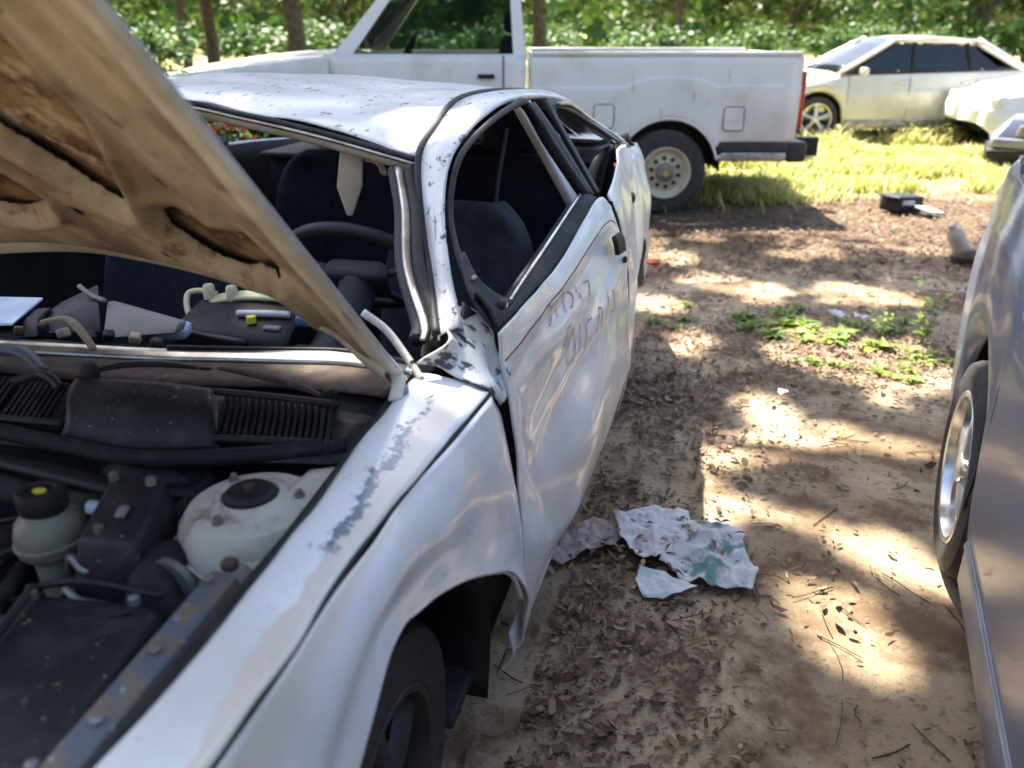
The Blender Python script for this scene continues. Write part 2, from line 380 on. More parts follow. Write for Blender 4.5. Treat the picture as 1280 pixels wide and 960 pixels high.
for i, (a, c, b) in enumerate(cols):
    a, c, b = map(np.array, (a, c, b))
    top_rows[0].append(a + (0, .022, -.035)); top_rows[1].append(a + (0, .004, -.003)); top_rows[2].append(a * .5 + c * .5 + (0, 0, .004)); top_rows[3].append(c)
    last = i == len(cols) - 1
    for r, f in enumerate((0, .22, .45, .7, .9, 1)):
        if last: p = np.array(catmull(rear, 101)[int(f * 100)])
        else:
            p = c * (1 - f) + b * f
            p[1] += -.022 * math.sin(math.pi * min(1, f * 1.15)) * (1 if i > 1 else .3) - (.012 if f > .85 and 2 < i < 11 else 0)
        if r == 0: p = p + (0, -.002, -.007)
        side_rows[r].append(p)
fend = panel('front_fender', top_rows, 'fender_paint', CAR, 14, 90, .004, flip=True, dent=.006, dscale=11, seed=6)
for k in range(1): pass
side = panel('fender_side', side_rows, 'fender_paint', fend, 28, 110, .004, flip=True, dent=.009, dscale=6, seed=3)
tube('fender_seam', [np.array(c[1]) + (0, -.0005, -.004) for c in cols], .0032, 'rubber', fend, 80, 6, conv=True)
tube('arch_lip', [np.array(c[2]) + (0, -.004, .001) for c in cols[2:11]], .006, 'white_paint', fend, 60, 6, conv=True)
tube('fender_seal', [np.array(c[0]) + (0, .016, -.012) for c in cols], .008, 'rubber', CAR, 60, 8, conv=True)
# wheel-house liner and front left wheel
def arcpts(s0, z0, r, a0, a1, n): return [(s0 + r * math.cos(a), z0 + r * math.sin(a)) for a in np.linspace(a0, a1, n)]
lin = arcpts(-.21, .30, .415, R(-20), R(200), 16)
panel('wheel_liner', [[(s_, t_, z_) for s_, z_ in lin] for t_ in (.045, .16, .34)], 'black_plastic', CAR, 6, 40, .003)
panel('wheel_liner', [[(-.62, .34, z_), (.2, .34, z_)] for z_ in (.12, .4, .72)], 'black_plastic', CAR, 4, 4, .003)
W1 = wheel(CAR, (-.185, -.20, .275), .29, .18, .18, 1, 'alloy', am='bumper_dark'); 
# --- front end below and ahead of the frame
panel('front_bumper', [[(-.97, .10, .50), (-1.10, .45, .53), (-1.13, .83, .54), (-1.10, 1.21, .53), (-.97, 1.56, .50)],
                       [(-.985, .09, .38), (-1.13, .43, .40), (-1.16, .83, .40), (-1.13, 1.23, .40), (-.985, 1.57, .38)],
                       [(-.95, .11, .20), (-1.08, .44, .20), (-1.11, .83, .20), (-1.08, 1.22, .20), (-.95, 1.55, .20)]], 'white_paint', CAR, 10, 30, .006, flip=True)
for q in (0, 1):
    f = (lambda p: p) if q == 0 else (lambda p: (p[0], 1.66 - p[1], p[2]))
    panel('headlight', [[f(p) for p in r] for r in ([(-.965, .15, .72), (-1.02, .30, .71), (-1.05, .46, .70)], [(-.99, .135, .62), (-1.06, .30, .62), (-1.085, .46, .62)], [(-.975, .125, .515), (-1.05, .29, .545), (-1.085, .46, .55)])], 'lamp_glass', CAR, 8, 10, .006, flip=q == 0)
panel('grille', [[(-1.05, .48, .70), (-1.07, .83, .71), (-1.05, 1.18, .70)], [(-1.09, .48, .55), (-1.12, .83, .56), (-1.09, 1.18, .55)]], 'black_plastic', CAR, 4, 10, .01, flip=True)
box('radiator_support', (-.83, -.90, .73), (1.15, .07, .05), 'rusty_metal', CAR)
box('radiator', (-.83, -.96, .48), (.75, .05, .42), 'bumper_dark', CAR)
# right fender (far side of the engine bay)
rf = [[(s_, 1.66 - t_, z_) for (s_, t_, z_) in r] for r in top_rows]
FR = panel('front_fender', rf, 'white_paint', CAR, 8, 40, .004)
panel('fender_side', [[(s_, 1.66 - t_, z_) for (s_, t_, z_) in r] for r in side_rows], 'white_paint', FR, 14, 60, .004)
wheel(CAR, (-1.505, -.20, .283), .29, .18, .18, -1, 'alloy')
# --- engine bay
panel('inner_apron', [[(-.9, .20, .80), (-.45, .19, .83), (-.1, .18, .85), (.10, .17, .88)], [(-.9, .24, .55), (-.45, .23, .55), (-.1, .22, .55), (.1, .20, .55)], [(-.9, .36, .35), (-.45, .34, .35), (-.1, .34, .35), (.1, .34, .35)]], 'bumper_dark', CAR, 8, 16, .003)
panel('inner_apron', [[(-.9, 1.46, .80), (-.1, 1.48, .85), (.10, 1.49, .88)], [(-.9, 1.42, .55), (-.1, 1.44, .55), (.1, 1.46, .55)], [(-.9, 1.3, .35), (-.1, 1.32, .35), (.1, 1.32, .35)]], 'bumper_dark', CAR, 8, 16, .003)
box('engine_tray', (-.83, -.42, .33), (1.15, 1.05, .02), 'rubber', CAR)
# firewall
panel('firewall', [[(.10, .14, .88), (.16, .5, .86), (.18, .83, .86), (.16, 1.2, .86), (.10, 1.52, .88)], [(-.03, .14, .74), (-.03, .5, .74), (-.03, .83, .74), (-.03, 1.2, .74), (-.03, 1.52, .74)], [(0, .14, .3), (0, .5, .3), (0, .83, .3), (0, 1.2, .3), (0, 1.52, .3)]], 'dark_trim', CAR, 8, 14, .004)
# strut tower
tw = lathe('strut_tower', [(.105, .50), (.106, .72), (.104, .785), (.099, .815), (.088, .832), (.070, .838), (.052, .842), (.047, .848), (.040, .848), (.038, .842), (.001, .842)], 'tower_paint', CAR, (-.275, -.225, 0), 'Z', 48, sq=(1.0, 1.06))
lathe('strut_cap', [(.037, .840), (.037, .850), (.031, .856), (.018, .853), (.001, .851)], 'rubber', tw, (-.275, -.225, 0), 'Z', 28)
lathe('strut_nut', [(.009, .85), (.009, .862), (.001, .863)], 'rusty_metal', tw, (-.275, -.225, 0), 'Z', 6)
for a in (20, 140, 260):
    lathe('strut_bolt', [(.008, .836), (.008, .844), (.005, .845), (.005, .850), (.001, .850)], 'hub_metal', tw, (-.275 + .068 * math.cos(R(a)), -.225 + .068 * math.sin(R(a)), 0), 'Z', 6)
tube('weld_seam', [(-.275 + .107 * math.cos(a), -.225 + .113 * math.sin(a), .775 + .02 * math.sin(a * 2)) for a in np.linspace(R(170), R(330), 12)], .0025, 'tower_paint', tw, 30, 6)
panel('tower_gusset', [[(-.33, .205, .79), (-.22, .175, .835), (-.12, .17, .85)], [(-.32, .25, .81), (-.21, .24, .838), (-.13, .23, .84)]], 'tower_paint', tw, 6, 10, .004)
tw2 = lathe('strut_tower', [(.105, .50), (.106, .72), (.104, .785), (.088, .832), (.052, .842), (.001, .842)], 'tower_paint', CAR, (-1.385, -.225, 0), 'Z', 32)
lathe('strut_cap', [(.037, .840), (.037, .850), (.018, .853), (.001, .851)], 'rubber', tw2, (-1.385, -.225, 0), 'Z', 20)
# brake fluid reservoir and master cylinder
rs = lathe('brake_reservoir', [(.024, .70), (.028, .775), (.038, .782), (.043, .79), (.044, .815), (.040, .832), (.030, .842), (.028, .855)], 'reservoir_plastic', CAR, (-.530, -.325, 0), 'Z', 32, sq=(1.0, 1.1))
lathe('reservoir_seam', [(.042, .798), (.0465, .80), (.0465, .803), (.042, .805)], 'reservoir_plastic', rs, (-.530, -.325, 0), 'Z', 32, sq=(1.0, 1.1))
lathe('reservoir_cap', [(.029, .845), (.032, .85), (.032, .873), (.029, .878), (.020, .878), (.018, .875), (.001, .875)], 'rubber', rs, (-.530, -.326, 0), 'Z', 28)
lathe('cap_mark', [(.010, .8745), (.010, .8775), (.001, .878)], 'yellow_paint', rs, (-.529, -.328, 0), 'Z', 12, sq=(1, .7))
lathe('brake_booster', [(.001, 0), (.09, 0), (.115, .02), (.115, .07), (.07, .10), (.001, .10)], 'bumper_dark', CAR, (-.54, -.13, .70), 'Y', 32)
tube('brake_line', [(-.50, -.34, .76), (-.47, -.36, .80), (-.44, -.37, .79), (-.42, -.34, .80), (-.40, -.30, .76)], .006, 'hub_metal', CAR, 30, 8)
tube('brake_line', [(-.50, -.36, .73), (-.46, -.39, .77), (-.43, -.40, .765), (-.40, -.37, .74)], .0055, 'hub_metal', CAR, 30, 8)
box('connector', (-.475, -.300, .842), (.018, .016, .016), 'blue_white_plastic', CAR, rot=(0, .2, .3), bevel=.004)
# upper black box (relay box) between reservoir and strut tower
hexa('relay_box', st([(-.385, .465, .74), (-.385, .355, .74), (-.22, .385, .74), (-.22, .495, .74), (-.365, .452, .835), (-.36, .365, .835), (-.235, .400, .865), (-.235, .487, .865)]), 'dusty_plastic', CAR, .010)
tube('intake_hose', [(-.345, -.24, .66), (-.352, -.285, .74), (-.352, -.335, .78), (-.338, -.38, .74), (-.325, -.40, .65)], .038, 'dusty_rubber', CAR, 30, 14)
box('relay_clip', (-.415, -.315, .852), (.014, .022, .008), 'grey_trim', CAR, rot=(.15, 0, .2), bevel=.003)
# air-filter lid in the foreground
hexa('air_filter_box', st([(-.70, .46, .60), (-.70, .22, .60), (-.40, .27, .60), (-.43, .475, .60), (-.70, .425, .795), (-.68, .255, .785), (-.405, .300, .795), (-.445, .455, .815)]), 'dusty_plastic', CAR, .022)
tube('filter_rib', st([(-.45, .445, .822), (-.55, .42, .815), (-.68, .40, .803)]), .006, 'black_plastic', CAR, 20, 6)
tube('lid_lip', st([(-.445, .462, .812), (-.42, .40, .815), (-.405, .30, .80)]), .005, 'black_plastic', CAR, 20, 8)
box('battery', (-.62, -.62, .66), (.24, .19, .2), 'black_plastic', CAR)
hexa('engine_cover', st([(-.75, 1.12, .60), (-.75, .56, .60), (-.2, .60, .60), (-.2, 1.12, .60), (-.70, 1.08, .74), (-.70, .60, .74), (-.26, .64, .77), (-.26, 1.08, .77)]), 'dusty_plastic', CAR, .03)
# fender rail (painted bar with flaking paint)
hexa('fender_rail', st([(-.72, .245, .79), (-.72, .195, .79), (-.375, .205, .80), (-.375, .250, .80), (-.72, .240, .815), (-.72, .200, .815), (-.375, .210, .828), (-.375, .247, .828)]), 'rail_paint', CAR, .004)
box('rail_bolt', (-.226, -.365, .832), (.02, .018, .016), 'rusty_metal', CAR, bevel=.005)
tube('engine_hose', [(-.62, -.30, .72), (-.56, -.42, .73), (-.47, -.46, .76), (-.40, -.42, .72)], .014, 'dusty_rubber', CAR, 30, 10)
tube('wiring_loom', [(-1.2, -.30, .72), (-.9, -.28, .75), (-.70, -.33, .73), (-.62, -.40, .70)], .012, 'rubber', CAR, 30, 8)
# wires, clamps, bolts and small fittings that fill the bay
wm = ('rubber', 'black_plastic', 'dusty_rubber', 'rubber', 'rusty_metal')
wr_ = random.Random(11)
for k in range(26):
    a = np.array([wr_.uniform(-.75, -.15), wr_.uniform(.30, 1.2), wr_.uniform(.70, .80)]); b = a + np.array([wr_.uniform(-.18, .18), wr_.uniform(-.25, .25), wr_.uniform(-.05, .03)])
    if min(a[1], b[1]) < .28: a[1] += .2; b[1] += .2
    m_ = (a + b) / 2 + np.array([wr_.uniform(-.04, .04), wr_.uniform(-.04, .04), wr_.uniform(.0, .03)])
    tube('wire', [a, a * .6 + m_ * .4, m_, b * .6 + m_ * .4, b], wr_.uniform(.0025, .006), wm[k % 5], CAR, 16, 6, conv=True)
for (s_, t_, z_) in ((-.40, .235, .832), (-.52, .225, .825), (-.62, .222, .82), (-.345, .43, .842), (-.255, .47, .868), (-.255, .41, .868), (-.46, .44, .818), (-.42, .33, .80), (-.66, .41, .80), (-.66, .27, .79)):
    lathe('bolt_head', [(.0075, z_ - .006), (.0075, z_ + .004), (.004, z_ + .006), (.001, z_ + .006)], 'hub_metal', CAR, (-t_, s_, 0), 'Z', 6)
for P0, r_ in (((-.335, -.352, .772), .041), ((-.348, -.262, .705), .041)):
    lathe('hose_clamp', [(r_ - .004, -.006), (r_, -.006), (r_, .006), (r_ - .004, .006)], 'hub_metal', CAR, P0, 'Y', 24)
tube('inner_rail_hose', [(-.20, .44, .72), (-.23, .41, .78), (-.16, .40, .80), (-.10, .42, .78)], .013, 'dusty_rubber', CAR, 24, 8, conv=True)
tube('brake_line', [(-.14, .56, .80), (-.20, .50, .80), (-.19, .43, .79), (-.12, .36, .80), (-.09, .25, .80)], .0035, 'hub_metal', CAR, 30, 6, conv=True)
tube('brake_line', [(-.15, .58, .79), (-.215, .51, .79), (-.205, .43, .78), (-.13, .36, .79), (-.10, .25, .79)], .0035, 'hub_metal', CAR, 30, 6, conv=True)
# --- cowl: weather strips, grille with slats, wiper arms
tube('cowl_seal', [(-.127, .83, .845), (-.146, .621, .84), (-.150, .501, .838), (-.115, .359, .842), (-.06, .20, .852)], .014, 'dusty_rubber', CAR, 50, 10, conv=True)
tube('cowl_seal', [(-.06, 1.5, .85), (-.12, 1.2, .845), (-.127, .84, .845)], .014, 'dusty_rubber', CAR, 30, 10, conv=True)
tube('cowl_channel', [(-.165, .86, .822), (-.185, .621, .812), (-.19, .50, .806), (-.15, .36, .80), (-.10, .21, .81)], .020, 'black_plastic', CAR, 40, 8, conv=True, flat=.5)
tube('cowl_hose', [(-.16, .95, .79), (-.215, .66, .785), (-.20, .45, .775), (-.13, .25, .76)], .022, 'dusty_rubber', CAR, 40, 10, conv=True)
panel('cowl_tray', [[(.02, .17, .865), (.06, .5, .865), (.07, .83, .86), (.06, 1.2, .865), (.02, 1.5, .865)], [(-.10, .19, .84), (-.13, .5, .828), (-.14, .83, .825), (-.13, 1.2, .83), (-.10, 1.48, .84)]], 'black_plastic', CAR, 6, 30, .004)
panel('cowl_centre', [[(-.018, .455, .905), (-.02, .58, .908), (-.026, .712, .902)], [(-.06, .43, .892), (-.075, .57, .893), (-.075, .69, .89)], [(-.09, .41, .868), (-.112, .54, .862), (-.108, .67, .865)], [(-.105, .405, .845), (-.128, .54, .838), (-.12, .675, .842)]], 'dusty_plastic', CAR, 16, 24, .006, flip=True)
def slats(t0, t1, n, s0, z0, s1, z1, lean, nm):
    for k in range(n):
        t_ = t0 + (t1 - t0) * k / (n - 1)
        a, b = np.array((s0, t_, z0)), np.array((s1, t_ + lean, z1))
        w = abs(t1 - t0) / (n - 1) * .26
        P = [a + (0, -w, -.018), a + (0, w, -.018), b + (0, w, -.018), b + (0, -w, -.018), a + (0, -w, 0), a + (0, w, 0), b + (0, w, 0), b + (0, -w, 0)]
        mk('slat', st(P), BOXF, 'dusty_plastic', nm, smooth=False)
cg = panel('cowl_grille', [[(-.006, .24, .88), (-.012, .35, .885), (-.018, .445, .885)], [(-.066, .23, .845), (-.08, .33, .845), (-.092, .41, .845)]], 'rubber', CAR, 4, 10, .004)
slats(.245, .432, 17, -.010, .898, -.083, .860, -.02, cg)
tube('grille_frame', [(-.004, .235, .895), (-.012, .35, .90), (-.018, .45, .902)], .006, 'black_plastic', cg, 16, 6, conv=True)
tube('grille_frame', [(-.07, .215, .858), (-.085, .33, .858), (-.098, .412, .858)], .007, 'black_plastic', cg, 16, 6, conv=True)
cg2 = panel('cowl_grille', [[(-.026, .72, .885), (-.018, .85, .875), (-.01, 1.0, .87)], [(-.108, .69, .845), (-.112, .8, .845), (-.11, .95, .845)]], 'rubber', CAR, 4, 10, .004)
slats(.735, .815, 8, -.022, .892, -.100, .860, -.012, cg2); slats(.84, 1.02, 16, -.020, .890, -.098, .858, -.012, cg2)
tube('grille_frame', [(-.045, .73, .892), (-.03, .76, .902), (-.02, .80, .90), (-.035, .835, .888)], .008, 'dusty_plastic', cg2, 20, 8, conv=True)
tube('grille_frame', [(-.108, .68, .858), (-.113, .8, .858), (-.11, 1.02, .856)], .007, 'dusty_plastic', cg2, 16, 6, conv=True)
cg3 = panel('cowl_grille', [[(-.01, 1.05, .89), (0, 1.42, .89)], [(-.10, 1.05, .858), (-.06, 1.42, .858)]], 'dusty_plastic', CAR, 4, 10, .006)
# cowl lip (bare metal flange of the missing windshield)
panel('windshield_flange', [[(.12, .147, .928), (.20, .24, .900), (.235, .336, .889), (.242, .45, .879), (.236, .559, .873), (.205, .71, .874), (.15, .90, .888), (.11, 1.05, .90), (.10, 1.3, .91), (.1, 1.5, .92)],
      [(.10, .150, .915), (.18, .245, .884), (.212, .34, .872), (.218, .45, .862), (.212, .56, .858), (.18, .71, .860), (.125, .9, .874), (.09, 1.05, .886), (.08, 1.3, .896), (.08, 1.5, .90)]], 'bare_metal', CAR, 4, 50, .004)
panel('cowl_upper', [[(.10, .150, .912), (.18, .245, .881), (.212, .34, .869), (.218, .45, .859), (.212, .56, .855), (.18, .71, .857), (.125, .9, .871), (.08, 1.3, .893)],
      [(.05, .18, .89), (.09, .25, .873), (.10, .34, .868), (.09, .45, .866), (.08, .56, .862), (.06, .71, .86), (.04, .9, .868), (.03, 1.3, .88)]], 'rusty_metal', CAR, 4, 40, .004)
tube('flange_sealant', [(.115, .15, .93), (.205, .25, .899), (.24, .345, .890), (.246, .45, .881), (.24, .55, .876), (.21, .70, .877)], .005, 'rubber', CAR, 40, 6, conv=True)
def wiper(P, r, m): return tube('wiper_arm', P, r, m, CAR, 24, 8, conv=True, flat=.5)
wiper([(.10, .775, .905), (.13, .82, .925), (.16, .872, .937), (.155, .90, .937), (.148, .925, .932)], [.007, .009, .008, .006], 'beige_trim')
wiper([(.03, .27, .885), (.04, .33, .90), (.06, .42, .905), (.08, .50, .902)], [.004, .010, .012, .008], 'rusty_metal')
wiper([(-.005, .71, .905), (.03, .66, .912), (.06, .60, .908), (.08, .52, .898)], [.006, .012, .012, .006], 'dusty_plastic')
wiper([(.0, .80, .90), (.04, .88, .915), (.05, .97, .91), (.04, 1.1, .90)], [.008, .016, .016, .012], 'wiper_blue')
lathe('wiper_pivot', [(.016, .88), (.016, .915), (.010, .925), (.001, .926)], 'rubber', CAR, (-.70, -.005, 0), 'Z', 16)
lathe('wiper_pivot', [(.014, .87), (.014, .895), (.008, .905), (.001, .906)], 'rubber', CAR, (-.27, .03, 0), 'Z', 16)
# --- hood -------------------------------------------------------------------
HK = np.array([(.15, .08, .915), (.2, .09, .94), (.26, .1, .985), (.36, .12, 1.035), (.5, .15, 1.06), (.66, .183, 1.074), (.83, .2, 1.082), (1.0, .183, 1.074), (1.16, .15, 1.06), (1.3, .12, 1.035), (1.4, .1, .985), (1.46, .09, .94), (1.51, .08, .915)])
HA = R(43); HD = np.array([-math.cos(HA), 0, math.sin(HA)])
hs = catmull(HK, 400)
def hood_pt(a, b, n):
    base = np.array([np.interp(a, hs[:, 0], hs[:, 1]), a, np.interp(a, hs[:, 0], hs[:, 2])])
    e = .004; d0 = np.array([np.interp(a + e, hs[:, 0], hs[:, 1]), a + e, np.interp(a + e, hs[:, 0], hs[:, 2])]) - np.array([np.interp(a - e, hs[:, 0], hs[:, 1]), a - e, np.interp(a - e, hs[:, 0], hs[:, 2])])
    N = np.cross(HD, d0); N /= np.linalg.norm(N)
    if N[0] > 0: N = -N                                   # towards the engine bay side
    tip = max(0, b - .75); bend = np.array([-.0, 0, -1]) * (tip * tip * .5)
    return base + HD * b + bend + N * n
HL = 1.02
def poly_sdf(P, X, Y):
    P = np.asarray(P, float); d = np.full(X.shape, 1e9); ins = np.zeros(X.shape, bool)
    for i in range(len(P)):
        a, b = P[i], P[(i + 1) % len(P)]; e = b - a; wx, wy = X - a[0], Y - a[1]
        k = np.clip((wx * e[0] + wy * e[1]) / (e @ e), 0, 1)
        d = np.minimum(d, np.hypot(wx - e[0] * k, wy - e[1] * k))
        c = ((a[1] > Y) != (b[1] > Y)); xx = (b[0] - a[0]) * (Y - a[1]) / (b[1] - a[1] + 1e-12) + a[0]
        ins ^= c & (X < xx)
    return np.where(ins, -d, d)
def rnd(P, n=60):                                          # rounded closed outline
    P = np.asarray(P, float); Q = []
    for i in range(len(P)):
        a, b, c = P[i - 1], P[i], P[(i + 1) % len(P)]
        r = .022
        p = b + (a - b) / np.linalg.norm(a - b) * min(r, np.linalg.norm(a - b) * .4); q = b + (c - b) / np.linalg.norm(c - b) * min(r, np.linalg.norm(c - b) * .4)
        for u in np.linspace(0, 1, 5): Q.append((1 - u) ** 2 * p + 2 * u * (1 - u) * b + u * u * q)
    return np.array(Q)
tri1 = [(.555, .235), (.53, .25), (.46, .40), (.40, .52), (.38, .78), (.79, .84), (.79, .60), (.65, .40)]
tri2 = [(.450, .125), (.485, .19), (.465, .25), (.37, .305), (.31, .335), (.24, .335), (.222, .29), (.29, .20), (.385, .115)]
h0 = [(.725, .255), (.755, .185), (.83, .155), (.905, .185), (.935, .255), (.83, .37)]
holes = [rnd(p) for p in (tri1, tri2, h0, [(1.66 - a, b) for a, b in tri1], [(1.66 - a, b) for a, b in tri2])]
for (ca, cb, cr_) in ((.505, .30, .010), (.62, .27, .008), (.34, .40, .009), (.30, .55, .010), (.665, .20, .009), (.55, .10, .008), (.40, .075, .007), (.27, .22, .006), (.24, .45, .007), (.33, .70, .010)):
    for q in (0, 1): holes.append(np.array([((ca if q == 0 else 1.66 - ca) + cr_ * math.cos(a), cb + cr_ * 1.3 * math.sin(a)) for a in np.linspace(0, 6.2832, 14, endpoint=False)]))
st_ = .0072
av = np.arange(.152, 1.51, st_); bv = np.arange(-.004, HL, st_)
AA, BB = np.meshgrid(av, bv, indexing='ij')
SD = np.min([poly_sdf(p, AA, BB) for p in holes], 0); SDM = np.min([poly_sdf(p, AA, BB) for p in holes[:5]], 0)
gx, gy = np.gradient(SD, st_); gl = np.hypot(gx, gy) + 1e-6
snap = np.abs(SD) < st_ * .62
A2 = np.where(snap, AA - SD * gx / gl, AA); B2 = np.where(snap, BB - SD * gy / gl, BB)
S2 = np.where(snap, 0, SD)
edge = np.minimum.reduce([AA - .152, 1.508 - AA, BB + .004 + .03, HL - BB])
h = .030 - .020 * np.exp(-(np.maximum(SDM, 0) / .011) ** 2)                       # rolled rims of the cut-outs
h += .009 * np.exp(-((SDM - .036) / .011) ** 2)                                   # stamped bead
sm = lambda x: np.clip(x, 0, 1) ** 2 * (3 - 2 * np.clip(x, 0, 1))
h *= sm((edge - .004) / .05) * .8 + .2
flt = sm((AA - .15 - .085 - .05 * BB) / .03)                                     # step down to the side flange
h = h * (.35 + .65 * flt * sm((1.51 - AA - .085 - .05 * BB) / .03)); h *= .4 + .6 * sm((BB - .035) / .03)
V = []; idx = -np.ones(AA.shape, int)
keep = np.zeros((AA.shape[0] - 1, AA.shape[1] - 1), bool)
for i in range(AA.shape[0] - 1):
    for j in range(AA.shape[1] - 1):
        q = S2[i:i + 2, j:j + 2]; keep[i, j] = not (q.max() <= 1e-9)
F = []
def vi(i, j):
    if idx[i, j] < 0:
        idx[i, j] = len(V)
        wob = .0025 * noise.noise(Vector((A2[i, j] * 9, B2[i, j] * 9, 0)))
        V.append(hood_pt(A2[i, j], B2[i, j], h[i, j] + .008 + wob))
    return idx[i, j]
for i in range(keep.shape[0]):
    for j in range(keep.shape[1]):
        if keep[i, j]: F.append((vi(i, j), vi(i + 1, j), vi(i + 1, j + 1), vi(i, j + 1)))
HOOD = None
av2 = np.linspace(.15, 1.51, 60); bv2 = np.linspace(-.006, HL + .005, 40)
SV = [hood_pt(a, b, 0) for a in av2 for b in bv2]
HOOD = mk('hood', st(SV), gf(60, 40), 'white_paint', CAR, thick=.0015)
UV = [hood_pt(a, b, .003) for a in av2 for b in bv2]
mk('underside_skin', st(UV), gf(60, 40), 'hood_rust', HOOD, thick=.001)
mk('inner_frame', st(V), F, 'hood_inner', HOOD, thick=.0018, offset=0)
# folded hems: left side, rear lip, front
hem = lambda a0, b0, a1, b1, n: [hood_pt(a0 + (a1 - a0) * u, b0 + (b1 - b0) * u, .004) for u in np.linspace(0, 1, n)]
def hemstrip(name, path, wa, wb, hh, m):
    rows = []
    for (da, db, nn) in ((0, 0, .002), (wa * .15, wb * .15, hh), (wa, wb, hh), (wa * 1.05, wb * 1.05, .004)):
        rows.append([hood_pt(a + da, b + db, nn) for a, b in path])
    return panel(name, rows, m, HOOD, 10, len(path) * 2, .001)
hemstrip('side_hem', [(.149, b) for b in np.linspace(0, HL, 30)], .060, 0, .014, 'hood_flange')
hemstrip('side_hem', [(1.511, b) for b in np.linspace(0, HL, 30)], -.072, 0, .020, 'hood_flange')
hemstrip('rear_hem', [(a, -.008) for a in np.linspace(.16, 1.50, 60)], 0, .055, .022, 'hood_flange')
hemstrip('front_hem', [(a, HL + .006) for a in np.linspace(.15, 1.51, 40)], 0, -.05, .016, 'hood_flange')
# hinge arms and latch striker
tube('hinge_arm', [(.02, .148, .90), (.055, .155, .925), (.07, .19, .955), (.06, .235, .985), (.03, .27, 1.02)], .012, 'hood_flange', HOOD, 24, 8, conv=True, flat=.5)
tube('hinge_arm', [(.10, .13, .905), (.125, .165, .935), (.14, .205, .975), (.125, .24, 1.01)], .007, 'hood_flange', HOOD, 24, 8, conv=True)
tube('hinge_arm', [(.02, 1.512, .90), (.055, 1.505, .925), (.07, 1.47, .955), (.03, 1.39, 1.02)], .012, 'hood_flange', HOOD, 24, 8, conv=True, flat=.5)
box('hinge_bolt', (-.146, .045, .905), (.022, .02, .02), 'hub_metal', CAR, bevel=.005)
# --- roof, pillars ----------------------------------------------------------
roof = [[(.615, .303, 1.204), (.70, .571, 1.248), (.75, .80, 1.28), (.765, .96, 1.300), (.74, 1.2, 1.305), (.68, 1.38, 1.26)],
        [(.75, .308, 1.249), (.80, .56, 1.262), (.85, .80, 1.293), (.87, .96, 1.312), (.85, 1.2, 1.318), (.80, 1.40, 1.28)],
        [(1.0, .326, 1.293), (1.05, .56, 1.285), (1.08, .80, 1.308), (1.1, .98, 1.322), (1.1, 1.2, 1.33), (1.05, 1.42, 1.29)],
        [(1.4, .32, 1.292), (1.4, .56, 1.298), (1.4, .80, 1.315), (1.4, .98, 1.328), (1.4, 1.2, 1.33), (1.4, 1.42, 1.29)],
        [(1.9, .31, 1.25), (1.9, .56, 1.275), (1.9, .80, 1.29), (1.9, .98, 1.295), (1.9, 1.2, 1.29), (1.9, 1.40, 1.25)],
        [(2.15, .33, 1.20), (2.18, .56, 1.225), (2.2, .80, 1.235), (2.2, .98, 1.235), (2.18, 1.2, 1.225), (2.15, 1.38, 1.2)]]
S = surf(roof, 40, 40)
for i in range(40):
    for j in range(40):
        p = S[i, j]; fr = max(0, 1 - p[0] / 1.6)
        p[2] += .014 * noise.noise(Vector((p[0] * 5, p[1] * 5, 2))) * (.3 + fr) + .006 * noise.noise(Vector((p[0] * 14, p[1] * 14, 2))) * fr
RF = mk('roof', st(S).reshape(-1, 3), gf(40, 40, True), 'scuffed_paint', CAR, thick=.004, offset=0)
lining = surf(np.array(roof) + (0.02, 0, -.022), 16, 16)
mk('headliner', st(lining).reshape(-1, 3), gf(16, 16), 'beige_trim', RF, thick=.003)
p_in = [(.14, .111, .973), (.3, .175, 1.024), (.45, .24, 1.095), (.6, .296, 1.199), (.75, .308, 1.249), (1.0, .326, 1.293), (1.4, .318, 1.290), (1.9, .308, 1.248), (2.3, .30, 1.13), (2.6, .27, 1.04)]
p_out = [(.2, .085, .965), (.32, .149, 1.051), (.45, .196, 1.129), (.55, .214, 1.2), (.68, .220, 1.238), (.85, .222, 1.266), (1.1, .215, 1.288), (1.5, .2, 1.27), (1.95, .18, 1.21), (2.35, .16, 1.09), (2.6, .13, 1.03)]
ci, co = catmull(p_in, 60), catmull(p_out, 60)
mid = (ci + co) / 2 + np.array([0, -.012, .012])
PIL = mk('roof_rail', st(np.array([ci + (0, 0, -.008), ci, (ci * .7 + co * .3) + (0, -.006, .008), mid, (ci * .25 + co * .75) + (0, -.01, .006), co, co + (0, .02, -.012)])).reshape(-1, 3), gf(7, 60, False), 'scuffed_paint', CAR, thick=.003, offset=0)
# base of the pillar: crumpled cowl corner between fender and door
panel('pillar_base', [[(.10, .135, .935), (.14, .112, .973), (.22, .14, 1.0)], [(.12, .10, .925), (.17, .085, .955), (.24, .105, .995)], [(.12, .06, .905), (.185, .05, .92), (.25, .075, .985)], [(.125, .025, .886), (.20, .022, .885), (.235, .04, .94)], [(.16, .022, .845), (.205, .012, .84), (.23, .02, .88)]], 'scraped_paint', CAR, 30, 20, .003, flip=True, dent=.03, dscale=17)
for rr_, dd, mm in ((.008, (0, .004, .002), 'rubber'),):
    tube('drip_moulding', ci[:46] + np.array(dd), rr_, mm, RF, 70, 8, conv=True)
ws = [(.16, .128, .955), (.2, .139, .975), (.33, .214, 1.042), (.48, .27, 1.115), (.60, .327, 1.182)]
tube('windshield_rubber', np.array(ws) + (-.01, -.008, 0), .012, 'rubber', CAR, 40, 8, conv=True)
tube('windshield_trim', np.array(ws) + (0, .018, 0), [.007, .010, .012, .010], 'bare_metal', CAR, 40, 8, conv=True, flat=.6)
